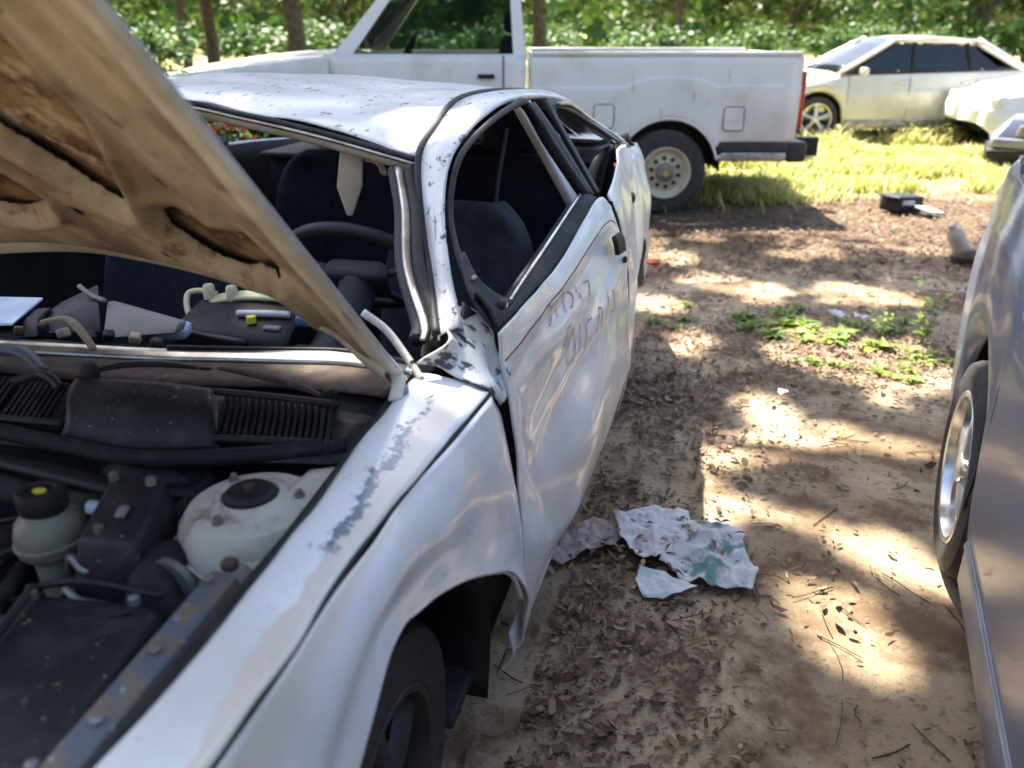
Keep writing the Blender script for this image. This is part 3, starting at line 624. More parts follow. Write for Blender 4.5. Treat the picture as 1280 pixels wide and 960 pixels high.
tube('pillar_trim', np.array(ws) + (.03, .04, -.012), .016, 'dark_trim', CAR, 40, 8, conv=True)
hd = [(.62, .303, 1.199), (.70, .571, 1.243), (.75, .80, 1.275), (.765, .96, 1.297), (.74, 1.2, 1.30), (.68, 1.38, 1.255)]
tube('header_rubber', np.array(hd) + (-.012, 0, -.002), .0065, 'rubber', CAR, 60, 8, conv=True)
tube('header_trim', np.array(hd) + (-.010, 0, -.012), .006, 'bare_metal', CAR, 60, 8, conv=True)
panel('windshield_header', [np.array(hd) + (-.006, 0, -.018), np.array(hd) + (.0, 0, -.034), np.array(hd) + (.05, 0, -.042)], 'beige_trim', CAR, 6, 50, .003, dent=.004, dscale=9)
# right pillar
wr = [(.12, 1.54, .93), (.3, 1.48, 1.03), (.5, 1.42, 1.16), (.68, 1.385, 1.255), (1.05, 1.43, 1.285), (1.4, 1.43, 1.285), (1.9, 1.41, 1.245), (2.3, 1.40, 1.13), (2.6, 1.44, 1.03)]
tube('roof_rail', wr, .035, 'white_paint', CAR, 50, 10, conv=True)
# --- front left door --------------------------------------------------------
dg = [[(.20, .023, .966), (.42, .026, .952), (.78, .026, .942), (1.2, -.002, 1.020), (1.29, -.03, .99)],
      [(.205, .020, .908), (.42, .012, .905), (.75, .010, .898), (1.2, -.030, .958), (1.3, -.05, .935)],
      [(.212, .008, .86), (.43, .018, .86), (.75, .012, .855), (1.15, -.028, .90), (1.32, -.066, .88)],
      [(.215, .000, .80), (.45, .006, .80), (.75, -.008, .80), (1.1, -.045, .82), (1.33, -.084, .785)],
      [(.245, -.008, .64), (.5, .022, .66), (.80, -.012, .67), (1.05, -.068, .68), (1.34, -.098, .631)],
      [(.265, -.010, .45), (.5, -.012, .48), (.75, -.062, .49), (1.05, -.085, .53), (1.35, -.107, .51)],
      [(.29, -.006, .234), (.5, -.012, .298), (.72, -.050, .315), (1.0, -.073, .35), (1.35, -.102, .455)],
      [(.29, .03, .20), (.5, .03, .25), (.72, .0, .26), (1.0, -.02, .29), (1.35, -.05, .38)]]
DS = surf(dg, 60, 90)
for i in range(60):
    for j in range(90):
        p = DS[i, j]
        p[1] += .007 * noise.noise(Vector((p[0] * 2.2 + p[2] * 3, p[2] * 6 - p[0] * 1.5, 5))) + .0025 * noise.noise(Vector((p[0] * 9, p[2] * 9, 1)))
        k = p[2] - (.60 + .22 * (p[0] - .3)); p[1] += -.010 * math.exp(-(k / .03) ** 2) * min(1, max(0, (p[0] - .25) * 4))   # long diagonal crease
        k = p[0] - (.36 + .5 * (.7 - p[2])); p[1] += .012 * math.exp(-(k / .035) ** 2) * (1 if .35 < p[2] < .9 else 0) * max(0, 1 - abs(p[2] - .62) / .3)
DOOR = mk('front_door', st(DS).reshape(-1, 3), gf(60, 90, True), 'white_paint', CAR, thick=.004, offset=0)
tube('door_crease', DS[9, 2:86] + np.array([0, -.001, 0]), .0022, 'dusty_rubber', DOOR, 60, 5, conv=True)
# belt rubber, mirror sail, window frame
bi = [(.22, .06, 1.03), (.30, .032, .972), (.5, .048, .963), (.8, .052, .978), (1.2, .040, 1.027)]
bo = [(.20, .026, .969), (.30, .026, .962), (.5, .026, .954), (.8, .026, .948), (1.2, .0, 1.024)]
panel('belt_seal', [np.array(bo) + (0, -.003, .002), np.array(bo) * .5 + np.array(bi) * .5 + (0, 0, .008), np.array(bi) + (0, .008, 0), np.array(bi) + (0, .012, -.02)], 'dusty_rubber', DOOR, 10, 40, .004, flip=True)
tube('belt_strip', np.array(bi)[1:] + (0, .004, .006), .005, 'bare_metal', DOOR, 30, 6, conv=True)
panel('mirror_sail', [[(.205, .030, .968), (.24, .028, .972), (.36, .036, .975)], [(.21, .062, 1.005), (.26, .056, 1.0), (.32, .06, 1.0)], [(.27, .10, 1.03), (.29, .095, 1.03), (.31, .09, 1.03)], [(.36, .146, 1.062), (.37, .14, 1.06), (.38, .135, 1.058)]], 'dusty_rubber', DOOR, 12, 10, .006, flip=True)
box('mirror_mount', (-.035, .285, .992), (.014, .026, .018), 'rusty_metal', DOOR, bevel=.006)
box('mirror_mount', (-.09, .29, 1.036), (.009, .013, .010), 'beige_trim', DOOR, bevel=.005)
wo = [(.23, .055, .998), (.3, .108, 1.030), (.42, .172, 1.092), (.5, .196, 1.155), (.6, .203, 1.213), (.8, .206, 1.250), (1.05, .20, 1.276), (1.16, .190, 1.270), (1.20, .135, 1.172), (1.235, .04, 1.03)]
tube('window_seal', wo, [.009, .008, .007, .007, .007, .007, .009, .014, .017, .017], 'rubber', DOOR, 90, 8, conv=True)
panel('window_frame', [[(1.14, .188, 1.274), (1.19, .128, 1.17), (1.215, .04, 1.03)], [(1.20, .180, 1.274), (1.245, .112, 1.17), (1.27, .018, 1.02)]], 'rubber', DOOR, 4, 16, .014)
hn = panel('door_handle', [[(1.175, -.058, .925), (1.24, -.068, .925)], [(1.17, -.066, .902), (1.25, -.078, .90)], [(1.18, -.070, .872), (1.25, -.082, .87)]], 'rubber', DOOR, 8, 8, .012, flip=True)
box('door_lock', (.083, 1.285, .835), (.012, .02, .02), 'bumper_dark', DOOR, bevel=.005)
# inner trim of the door
panel('door_card', [np.array(bi) + (0, .03, -.02), np.array(bi) + (.02, .06, -.3), np.array(bi) + (.04, .06, -.62)], 'dark_trim', DOOR, 8, 12, .01)
# crayon scrawl on the door skin: strokes laid on the surface
dsf = DS.reshape(-1, 3)
def on_door(s_, z_):
    i = np.argmin((dsf[:, 0] - s_) ** 2 + (dsf[:, 2] - z_) ** 2); return np.array([s_, dsf[i, 1] - .0045, z_])
strokes = [[(.62, .888), (.655, .875), (.65, .85), (.62, .84)], [(.70, .885), (.69, .84)], [(.73, .878), (.77, .876), (.75, .835)], [(.80, .872), (.83, .85), (.79, .832)], [(.86, .868), (.88, .825)], [(.93, .858), (.97, .85), (.95, .815)],
           [(.70, .745), (.72, .79), (.76, .80)], [(.735, .70), (.75, .76), (.79, .78), (.80, .73), (.76, .70)], [(.83, .70), (.85, .775)], [(.875, .70), (.89, .76), (.93, .765)], [(.96, .715), (1.0, .775), (1.01, .71)], [(1.05, .72), (1.08, .79)], [(1.12, .79), (1.15, .73), (1.10, .73)]]
for sk in strokes:
    pts = catmull([(a, 0, b) for a, b in sk], 14); P = [on_door(p[0] + random.uniform(-.002, .002), p[2]) for p in pts]
    P = np.array(P); T = np.gradient(P, axis=0); nn = np.stack([-T[:, 2], T[:, 1] * 0, T[:, 0]], 1); nn /= np.linalg.norm(nn, axis=1)[:, None] + 1e-9
    w_ = .0026 * (1 + .5 * np.array([noise.noise(Vector((p[0] * 90, p[2] * 90, 0))) for p in P]))[:, None]
    mk('crayon_stroke', st(np.vstack([P - nn * w_, P + nn * w_])), [(i, i + 1, 15 + i, 14 + i) for i in range(13)], 'orange_chalk', DOOR)
# sill
panel('rocker_panel', [[(.27, .02, .26), (1.2, .0, .27), (2.05, .0, .27)], [(.27, .012, .20), (1.2, -.01, .2), (2.05, -.01, .2)], [(.27, .05, .14), (1.2, .04, .14), (2.05, .04, .14)]], 'white_paint', CAR, 6, 20, .004, flip=True)
# B pillar
panel('centre_pillar', [[(1.23, .242, 1.270), (1.27, .163, 1.12), (1.31, .085, .97)], [(1.30, .218, 1.270), (1.335, .134, 1.12), (1.37, .05, .97)]], 'white_paint', CAR, 4, 12, .02, flip=True)
panel('pillar_foot', [[(1.31, .085, .97), (1.33, .06, .6), (1.33, .06, .2)], [(1.37, .05, .97), (1.38, .02, .6), (1.38, .02, .2)]], 'white_paint', CAR, 4, 12, .02, flip=True)
# inner quarter trim, parcel shelf and seat bulkhead
panel('quarter_trim', [[(1.40, .085, 1.0), (1.7, .085, 1.05), (2.0, .09, 1.06), (2.6, .14, 1.0)], [(1.40, .085, .25), (1.7, .085, .25), (2.0, .28, .25), (2.6, .28, .25)]], 'dark_trim', CAR, 6, 16, .006)
box('trunk_wall', (-.83, 3.10, .72), (1.3, .02, .46), 'dark_trim', CAR)
box('parcel_shelf', (-.83, 2.40, .985), (1.40, .62, .02), 'dark_trim', CAR)
box('seat_bulkhead', (-.83, 2.16, .62), (1.40, .02, .74), 'dark_trim', CAR)
tube('trim_clip', [(1.37, .10, 1.06), (1.40, .095, 1.03), (1.42, .09, 1.0)], .012, 'blue_white_plastic', CAR, 8, 6, conv=True)
tube('pillar_seal', [(1.30, .205, 1.262), (1.345, .11, 1.09), (1.37, .035, .96)], .012, 'rubber', CAR, 20, 6, conv=True)
tube('seat_belt', [(1.27, .27, 1.20), (1.24, .29, 1.05), (1.2, .30, .85), (1.16, .30, .6)], .024, 'belt_webbing', CAR, 20, 6, conv=True, flat=.12)
# --- rear door and quarter panel
rdg = [[(1.36, -.015, 1.005), (1.6, .0, 1.055), (1.8, .008, 1.085), (2.02, .012, 1.075)],
       [(1.36, -.06, .93), (1.6, -.028, .985), (1.8, -.012, 1.01), (2.03, -.006, 1.0)],
       [(1.37, -.084, .80), (1.6, -.055, .85), (1.8, -.045, .87), (2.04, -.025, .86)],
       [(1.37, -.098, .63), (1.6, -.068, .68), (1.8, -.062, .70), (2.04, -.045, .70)],
       [(1.38, -.10, .45), (1.6, -.085, .48), (1.8, -.075, .5), (2.03, -.058, .52)],
       [(1.38, -.07, .30), (1.6, -.07, .29), (1.8, -.06, .30), (2.0, -.05, .34)]]
RD = panel('rear_door', rdg, 'white_paint', CAR, 36, 40, .004, flip=True, dent=.014, dscale=5, seed=9)
panel('window_frame', [[(1.34, .02, 1.01), (1.36, .10, 1.13), (1.40, .185, 1.262), (1.7, .178, 1.235), (1.9, .15, 1.18), (2.0, .03, 1.085)], [(1.37, .015, 1.01), (1.395, .09, 1.12), (1.43, .165, 1.235), (1.68, .155, 1.21), (1.86, .125, 1.16), (1.95, .03, 1.085)]], 'rubber', RD, 4, 50, .012)
tube('window_trim', [(1.44, .155, 1.255), (1.7, .16, 1.232), (1.92, .13, 1.17), (2.02, .02, 1.085)], .007, 'bare_metal', RD, 30, 6, conv=True)
box('door_handle', (.030, 1.93, .90), (.025, .09, .028), 'rubber', RD, rot=(0, 0, .1), bevel=.01)
panel('door_gap', [[(1.345, -.030, .99), (1.35, -.07, .85), (1.355, -.085, .65), (1.36, -.085, .45)], [(1.375, -.012, .99), (1.38, -.055, .85), (1.385, -.075, .65), (1.39, -.075, .45)]], 'rubber', RD, 3, 20, .004)
arcR = arcpts(2.40, .285, .36, R(180), R(0), 7)
qb = [(2.03, .34)] + [(max(2.045, a), max(b, .34)) for a, b in arcR] + [(2.95, .30), (3.12, .36)]
qt = [(2.03, 1.075), (2.06, 1.07), (2.15, 1.05), (2.28, 1.03), (2.42, 1.02), (2.56, 1.01), (2.68, 1.0), (2.80, .99), (3.0, .97), (3.18, .93)]
rows = []
for f, dt in ((0, .03), (.1, .002), (.3, -.022), (.55, -.045), (.8, -.052), (1, -.04)):
    rows.append([(a[0] * (1 - f) + b[0] * f, .0 + dt + (.10 if i >= 8 else .02 if i >= 6 else 0) * (1 if i < 9 else 1.6), a[1] * (1 - f) + b[1] * f) for i, (a, b) in enumerate(zip(qt, qb))])
QP = panel('quarter_panel', rows, 'white_paint', CAR, 30, 70, .004, flip=True, dent=.014, dscale=5, seed=4)
wheel(CAR, (-.085, 2.40, .28), .285, .18, .17, 1, 'alloy')
wheel(CAR, (-1.575, 2.40, .28), .285, .18, .17, -1, 'alloy')
panel('wheel_liner', [[(s_, t_, z_) for s_, z_ in arcpts(2.40, .285, .37, R(-10), R(190), 14)] for t_ in (.0, .3)], 'black_plastic', CAR, 4, 30, .003)
# C pillar, rear window, trunk, tail
panel('rear_pillar', [[(1.96, .165, 1.20), (2.2, .15, 1.13), (2.5, .12, 1.04), (2.62, .10, 1.0)], [(1.93, .04, 1.09), (2.1, .035, 1.075), (2.35, .035, 1.03), (2.6, .04, .995)]], 'white_paint', CAR, 8, 16, .004, dent=.02, dscale=8)
panel('rear_window', [[(2.17, .36, 1.195), (2.21, .83, 1.23), (2.17, 1.36, 1.195)], [(2.58, .28, 1.035), (2.64, .83, 1.05), (2.58, 1.42, 1.035)]], 'glass_dark', CAR, 8, 16, .004, flip=True)
panel('trunk_lid', [[(2.58, .20, 1.02), (2.65, .83, 1.05), (2.58, 1.48, 1.02)], [(2.85, .14, 1.01), (2.9, .83, 1.04), (2.85, 1.54, 1.01)], [(3.14, .18, .97), (3.2, .83, .99), (3.14, 1.5, .97)], [(3.22, .22, .70), (3.28, .83, .70), (3.22, 1.46, .70)]], 'scuffed_paint', CAR, 16, 24, .004, flip=True, dent=.01)
tube('trunk_seal', [(1.98, .05, 1.09), (2.2, .045, 1.085), (2.45, .06, 1.06), (2.7, .08, 1.02), (2.95, .10, .98)], .014, 'rubber', CAR, 30, 8, conv=True)
panel('rear_bumper', [[(2.95, .02, .62), (3.2, .12, .64), (3.32, .83, .65), (3.2, 1.54, .64), (2.95, 1.64, .62)], [(2.95, .0, .45), (3.26, .10, .45), (3.38, .83, .45), (3.26, 1.56, .45), (2.95, 1.66, .45)], [(2.95, .03, .26), (3.2, .14, .26), (3.3, .83, .26), (3.2, 1.52, .26), (2.95, 1.63, .26)]], 'white_paint', CAR, 12, 30, .005, flip=True)
for t0 in (.16, 1.30): box('tail_lamp', (-t0 - .1, 3.225, .76), (.22, .09, .15), 'tail_red', CAR, bevel=.02)
# right side of the body
rs_ = [[(.28, 1.66, .98), (1.2, 1.68, 1.0), (2.0, 1.68, 1.03), (3.1, 1.58, .96)], [(.28, 1.70, .7), (1.2, 1.74, .72), (2.0, 1.73, .74), (3.1, 1.62, .7)], [(.28, 1.68, .25), (1.2, 1.70, .25), (2.0, 1.70, .28), (3.1, 1.62, .33)]]
RS = panel('body_side', rs_, 'white_paint', CAR, 10, 30, .006)
panel('door_card', np.array(rs_) - (0, .07, .0), 'dark_trim', RS, 8, 16, .01)
tube('window_sill', np.array(rs_[0])[:3] - (0, .04, -.004), .03, 'dusty_rubber', RS, 24, 8, conv=True)
tube('centre_pillar', [(1.25, 1.62, 1.0), (1.22, 1.43, 1.27)], .035, 'dark_trim', RS, 10, 8, conv=True)
# --- floor and interior
box('floor_pan', (-.83, 1.35, .20), (1.5, 2.6, .03), 'dark_trim', CAR)
panel('dashboard', [[(.22, .16, .865), (.26, .5, .83), (.27, .83, .83), (.24, 1.2, .83), (.18, 1.52, .86)], [(.34, .17, .84), (.38, .5, .80), (.40, .83, .79), (.38, 1.2, .80), (.32, 1.50, .84)], [(.46, .18, .70), (.5, .5, .68), (.52, .83, .68), (.5, 1.2, .68), (.46, 1.5, .70)], [(.40, .18, .45), (.42, .5, .45), (.45, .83, .40), (.42, 1.2, .45), (.40, 1.5, .45)]], 'dark_trim', CAR, 16, 24, .006)
# torn dash panels standing up on the passenger side
mk('torn_dash_panel', st([(.30, .925, .845), (.30, .745, .872), (.315, .742, .890), (.37, .955, .905), (.335, .925, .84), (.335, .745, .868), (.345, .742, .885), (.395, .955, .90)]), BOXF, 'grey_trim', CAR, bevel=.004)
hexa('torn_dash_panel', st([(.33, 1.16, .825), (.33, .95, .845), (.42, .98, .83), (.42, 1.2, .82), (.38, 1.15, .850), (.37, .975, .905), (.43, 1.02, .925), (.45, 1.14, .870)]), 'black_plastic', CAR, .006)
hexa('torn_dash_panel', st([(.30, 1.34, .80), (.31, 1.10, .83), (.38, 1.12, .82), (.38, 1.36, .80), (.33, 1.34, .830), (.34, 1.12, .862), (.39, 1.12, .875), (.39, 1.34, .845)]), 'black_plastic', CAR, .006)
tube('panel_edge', [(.40, 1.045, .925), (.38, 1.0, .912), (.365, .955, .907)], .006, 'grey_trim', CAR, 12, 6, conv=True)
mk('glove_box_lid', st([(.30, 1.35, .835), (.30, 1.15, .855), (.42, 1.17, .875), (.42, 1.37, .865), (.305, 1.35, .843), (.305, 1.15, .863), (.425, 1.17, .883), (.425, 1.37, .873)]), BOXF, 'blue_white_plastic', CAR, bevel=.004)
for k in range(7):
    box('dash_clip', (-.75 - .055 * k, .245 + .008 * (k % 2), .868 + .004 * (k % 3)), (.022, .02, .02), ('rusty_metal', 'beige_trim', 'black_plastic')[k % 3], CAR, rot=(.3 * k, .2, .4 * k), bevel=.004)
# bare instrument cluster frame
tube('cluster_frame', [(.50, .845, .828), (.53, .87, .858), (.55, .872, .878), (.555, .84, .884), (.55, .80, .880)], .0075, 'cream_plastic', CAR, 24, 8, conv=True)
panel('cluster_frame', [[(.55, .815, .872), (.555, .735, .888), (.555, .64, .895), (.55, .555, .886)], [(.53, .81, .858), (.535, .735, .874), (.535, .64, .878), (.53, .555, .87)]], 'cream_plastic', CAR, 4, 24, .012)
for a in (.815, .755, .60): lathe('cluster_boss', [(.014, .87), (.014, .90), (.010, .905), (.001, .905)], 'cream_plastic', CAR, (-a, .545, 0), 'Z', 14)
panel('cluster_housing', [[(.54, .835, .865), (.545, .70, .874), (.54, .55, .868)], [(.44, .84, .835), (.43, .70, .84), (.43, .55, .84)], [(.42, .84, .80), (.41, .70, .80), (.41, .55, .80)]], 'rubber', CAR, 8, 12, .004)
tube('cluster_bar', [(.47, .70, .865), (.475, .63, .868), (.48, .575, .868)], .0085, 'white_plastic', CAR, 14, 8, conv=True)
lathe('gauge_plug', [(.011, .853), (.011, .868), (.001, .869)], 'yellow_paint', CAR, (-.655, .45, 0), 'Z', 14)
box('blue_plug', (-.535, .47, .862), (.035, .03, .025), 'blue_plastic', CAR, bevel=.006)
box('grey_plug', (-.60, .44, .848), (.04, .02, .010), 'grey_trim', CAR, bevel=.004)
tube('wire_bundle', [(.36, .62, .84), (.40, .78, .835), (.42, .87, .845), (.38, .92, .84)], .010, 'black_plastic', CAR, 24, 8, conv=True)
box('crumpled_bag', (-.79, .36, .855), (.06, .05, .035), 'blue_white_plastic', CAR, rot=(.2, .1, .4), bevel=.012, jitter=.012)
tube('door_rod', [(.235, .172, .895), (.24, .168, .925), (.255, .165, .945), (.275, .158, .962), (.29, .148, .968)], .0075, 'beige_trim', CAR, 24, 8, conv=True)
# steering wheel
SC = np.array([.66, .475, .935]); ax = Vector((.70, .0, .70)).normalized()     # axis in (s,t,z)
u_ = np.array((0, 1, 0.)); v_ = np.cross(np.array(ax), u_); v_ /= np.linalg.norm(v_)
ring = [SC + .170 * (math.cos(a) * u_ + math.sin(a) * v_) for a in np.linspace(0, 2 * math.pi, 49)]
SW = tube('steering_wheel', ring, .0155, 'black_plastic', CAR, 49, 12, conv=True, interp=False)
hubp = [SC + a * u_ + b * v_ + np.array(ax) * (-.02 + c) for (a, b, c) in ((-.075, -.06, -.03), (.075, -.06, -.03), (.09, .05, -.03), (-.09, .05, -.03), (-.06, -.045, .025), (.06, -.045, .025), (.07, .04, .025), (-.07, .04, .025))]
mk('wheel_hub', st(hubp), BOXF, 'dark_trim', SW, bevel=.018, seg=3)
for a in (R(8), R(172), R(250), R(290)):
    tube('spoke', [SC + .05 * (math.cos(a) * u_ + math.sin(a) * v_) - np.array(ax) * .02, SC + .11 * (math.cos(a) * u_ + math.sin(a) * v_) - np.array(ax) * .008, SC + .165 * (math.cos(a) * u_ + math.sin(a) * v_)], .016, 'dark_trim', SW, 10, 8, conv=True, flat=.6)
tube('steering_column', [SC - np.array(ax) * .03, SC - np.array(ax) * .12, SC + (-.28, 0.02, -.20)], .045, 'dark_trim', CAR, 8, 12, conv=True)
# seats
def seat(c_t, name, mm, s0=.98, ztop=1.0, w=.235, head=True):
    prof = [(s0 + .02, .42), (s0 + .04, .60), (s0 + .085, .80), (s0 + .115, ztop - .07), (s0 + .125, ztop)]
    rows = []
    for kk, (s_, z_) in enumerate(prof):
        ww = w * (1, 1.02, .98, .86, .62)[kk]
        rows.append([(s_ + .05, c_t - ww, z_), (s_ - .03, c_t - ww * .92, z_), (s_ - .012, c_t - ww * .5, z_), (s_ - .0, c_t, z_), (s_ - .012, c_t + ww * .5, z_), (s_ - .03, c_t + ww * .92, z_), (s_ + .05, c_t + ww, z_)])
    rows.append([(s0 + .17, c_t + f * w * .55, ztop - .0) for f in (-1, -.8, -.4, 0, .4, .8, 1)])
    rows.append([(s0 + .19, c_t + f * w * .95, ztop - .15) for f in (-1, -.8, -.4, 0, .4, .8, 1)])
    rows.append([(s0 + .14, c_t + f * w, .42) for f in (-1, -.8, -.4, 0, .4, .8, 1)])
    s = panel(name, rows, mm, CAR, 30, 24, .004)
    hexa('seat_cushion', st([(s0 - .48, c_t + w, .33), (s0 - .48, c_t - w, .33), (s0 + .10, c_t - w, .33), (s0 + .10, c_t + w, .33), (s0 - .46, c_t + w * .95, .52), (s0 - .46, c_t - w * .95, .52), (s0 + .08, c_t - w * .95, .47), (s0 + .08, c_t + w * .95, .47)]), mm, s, .04)
    if head:
        hexa('headrest', st([(s0 + .10, c_t + .12, ztop + .03), (s0 + .10, c_t - .12, ztop + .03), (s0 + .19, c_t - .11, ztop + .03), (s0 + .19, c_t + .11, ztop + .03), (s0 + .12, c_t + .10, ztop + .17), (s0 + .12, c_t - .10, ztop + .17), (s0 + .19, c_t - .09, ztop + .17), (s0 + .19, c_t + .09, ztop + .17)]), mm, s, .03)
    return s
seat(.37, 'front_seat', 'grey_cloth', .98, 1.0, .22, False)
seat(1.22, 'front_seat', 'blue_cloth', .90, .98, .235, False)
seat(.45, 'rear_seat', 'blue_cloth', 1.92, 1.0, .29, True); seat(1.15, 'rear_seat', 'blue_cloth', 1.92, 1.0, .29, True)
tube('seat_belt', [(1.28, .78, 1.16), (1.24, .80, 1.0), (1.2, .83, .8)], .026, 'blue_cloth', CAR, 20, 6, conv=True, flat=.15)
box('centre_console', (-.80, .75, .42), (.22, .7, .28), 'dark_trim', CAR, bevel=.02)
tube('gear_lever', [(.72, .80, .55), (.73, .80, .70)], [.01, .012, .022, .02], 'black_plastic', CAR, 10, 8, conv=True)
# sun visor hanging by one corner
vz = st([(.715, .535, 1.195), (.715, .478, 1.185), (.725, .478, 1.185), (.725, .535, 1.195), (.705, .545, 1.115), (.705, .480, 1.12), (.713, .480, 1.12), (.713, .545, 1.115)])
V8 = np.vstack([vz, st([(.695, .520, 1.050), (.695, .505, 1.050), (.702, .505, 1.050), (.702, .520, 1.050)])])
mk('sun_visor', V8, [(0, 1, 2, 3), (0, 4, 5, 1), (1, 5, 6, 2), (2, 6, 7, 3), (3, 7, 4, 0), (4, 8, 9, 5), (5, 9, 10, 6), (6, 10, 11, 7), (7, 11, 8, 4), (8, 11, 10, 9)], 'beige_trim', CAR, bevel=.004)
tube('visor_bracket', [(.715, .47, 1.18), (.72, .44, 1.17), (.70, .42, 1.15)], .012, 'beige_trim', CAR, 12, 6, conv=True, flat=.4)
# ================================================================== PICKUP TRUCK (local y towards its nose, x from its near flank inwards)
TR = empty('pickup_truck', (1.31, 7.3, 0), R(90), 'white pickup truck with cream steel wheels parked beyond the wrecked sedan', 'truck')
TW = 1.92
def bedside(x0, sgn, m='truck_white'):
    ycol = list(np.linspace(-1.06, -.44, 6)) + list(np.linspace(-.40, .40, 21)) + list(np.linspace(.44, 1.16, 6))
    rows = [[] for _ in range(7)]
    for y in ycol:
        b = .60 if y < -.41 else .55
        if abs(y) <= .415: b = max(b, .36 + math.sqrt(max(0, .43 ** 2 - y * y)))
        for r, (f, d) in enumerate(((0, .015), (.06, .0), (.35, -.018), (.62, -.018), (.68, -.008), (.92, .002), (1, .03))):
            bul = -.022 * math.exp(-((math.hypot(y, b + (1.29 - b) * f - .36) - .45) / .05) ** 2)
            rows[r].append((x0 + sgn * (d + bul), y, b + (1.29 - b) * f))
    S = surf(rows, 24, 33)
    return mk('bed_side', S.reshape(-1, 3), gf(24, 33, sgn < 0), m, TR, thick=.006, offset=0)
BS = bedside(0, 1); bedside(TW, -1)
lip = [(-.012, .43 * math.sin(a), .36 + .43 * math.cos(a)) for a in np.linspace(-1.35, 1.35, 30)]
tube('arch_lip', lip, .012, 'truck_white', BS, 40, 8)
def rrect(y0, y1, z0, z1, r, x):
    P = []
    for (cy, cz, a0) in ((y1 - r, z1 - r, 0), (y0 + r, z1 - r, 90), (y0 + r, z0 + r, 180), (y1 - r, z0 + r, 270)):
        for a in np.linspace(a0, a0 + 90, 5): P.append((x, cy + r * math.cos(R(a)), cz + r * math.sin(R(a))))
    return P
for yc, zc in ((.55, .81), (-.53, .79)):
    P = rrect(yc - .085, yc + .085, zc - .095, zc + .095, .03, -.021)
    mk('fuel_door', P + [(p[0] + .012, p[1], p[2]) for p in P], [tuple(range(20))[::-1]] + [(k, (k + 1) % 20, 20 + (k + 1) % 20, 20 + k) for k in range(20)], 'truck_white', BS, smooth=False)
    tube('fuel_door_gap', [(-.0215, p[1], p[2]) for p in P] + [(-.0215, P[0][1], P[0][2])], .004, 'bumper_dark', BS, 21, 6, interp=False)
box('bed_rail', (.04, .05, 1.295), (.09, 2.2, .03), 'truck_white', TR); box('bed_rail', (TW - .04, .05, 1.295), (.09, 2.2, .03), 'truck_white', TR)
box('bed_floor', (TW / 2, .05, .78), (TW - .1, 2.15, .04), 'bumper_dark', TR)
box('bed_front', (TW / 2, 1.13, 1.02), (TW - .1, .04, .52), 'truck_white', TR)
TG = box('tailgate', (TW / 2, -1.065, .98), (TW - .34, .05, .62), 'truck_white', TR, bevel=.015)
box('tailgate_handle', (TW / 2, -1.097, 1.12), (.18, .02, .07), 'rubber', TG)
for x in (.075, TW - .075):
    t_ = box('tail_lamp', (x, -1.068, .93), (.155, .075, .46), 'tail_red', TR, bevel=.012)
    box('reverse_lamp', (x, -1.108, .78), (.12, .012, .09), 'lamp_glass', t_, bevel=.003)
    box('post_panel', (x, -1.045, 1.22), (.15, .05, .1), 'truck_white', TR, bevel=.008)
box('rear_bumper', (TW / 2, -1.10, .515), (TW - .02, .17, .17), 'bumper_dark', TR, bevel=.03, seg=3)
box('bumper_valance', (.03, -.72, .555), (.06, .60, .075), 'bumper_dark', TR, bevel=.01)
box('side_strip', (.012, -.73, .478), (.03, .56, .075), 'chrome_dull', TR, bevel=.012)
box('chassis_rail', (.42, .9, .52), (.10, 4.6, .16), 'rubber', TR); box('chassis_rail', (TW - .42, .9, .52), (.10, 4.6, .16), 'rubber', TR)
lathe('axle', [(.06, .15), (.06, .75), (.16, .82), (.16, 1.1), (.06, 1.17), (.06, TW - .15)], 'rubber', TR, (0, 0, .345), 'X', 20)
panel('wheel_liner', [[(x_, .46 * math.cos(a), .36 + .46 * math.sin(a)) for a in np.linspace(0, math.pi, 14)] for x_ in (.03, .40)], 'rubber', TR, 3, 28, .006, conv=False)
box('inner_wheel_wall', (.36, 0, .62), (.03, .98, .50), 'rubber', TR)
for y_ in (0, 3.35):
    wheel(TR, (.115, y_, .345), .345, .205, .23, -1, 'steel'); wheel(TR, (TW - .115, y_, .345), .345, .205, .23, 1, 'steel')
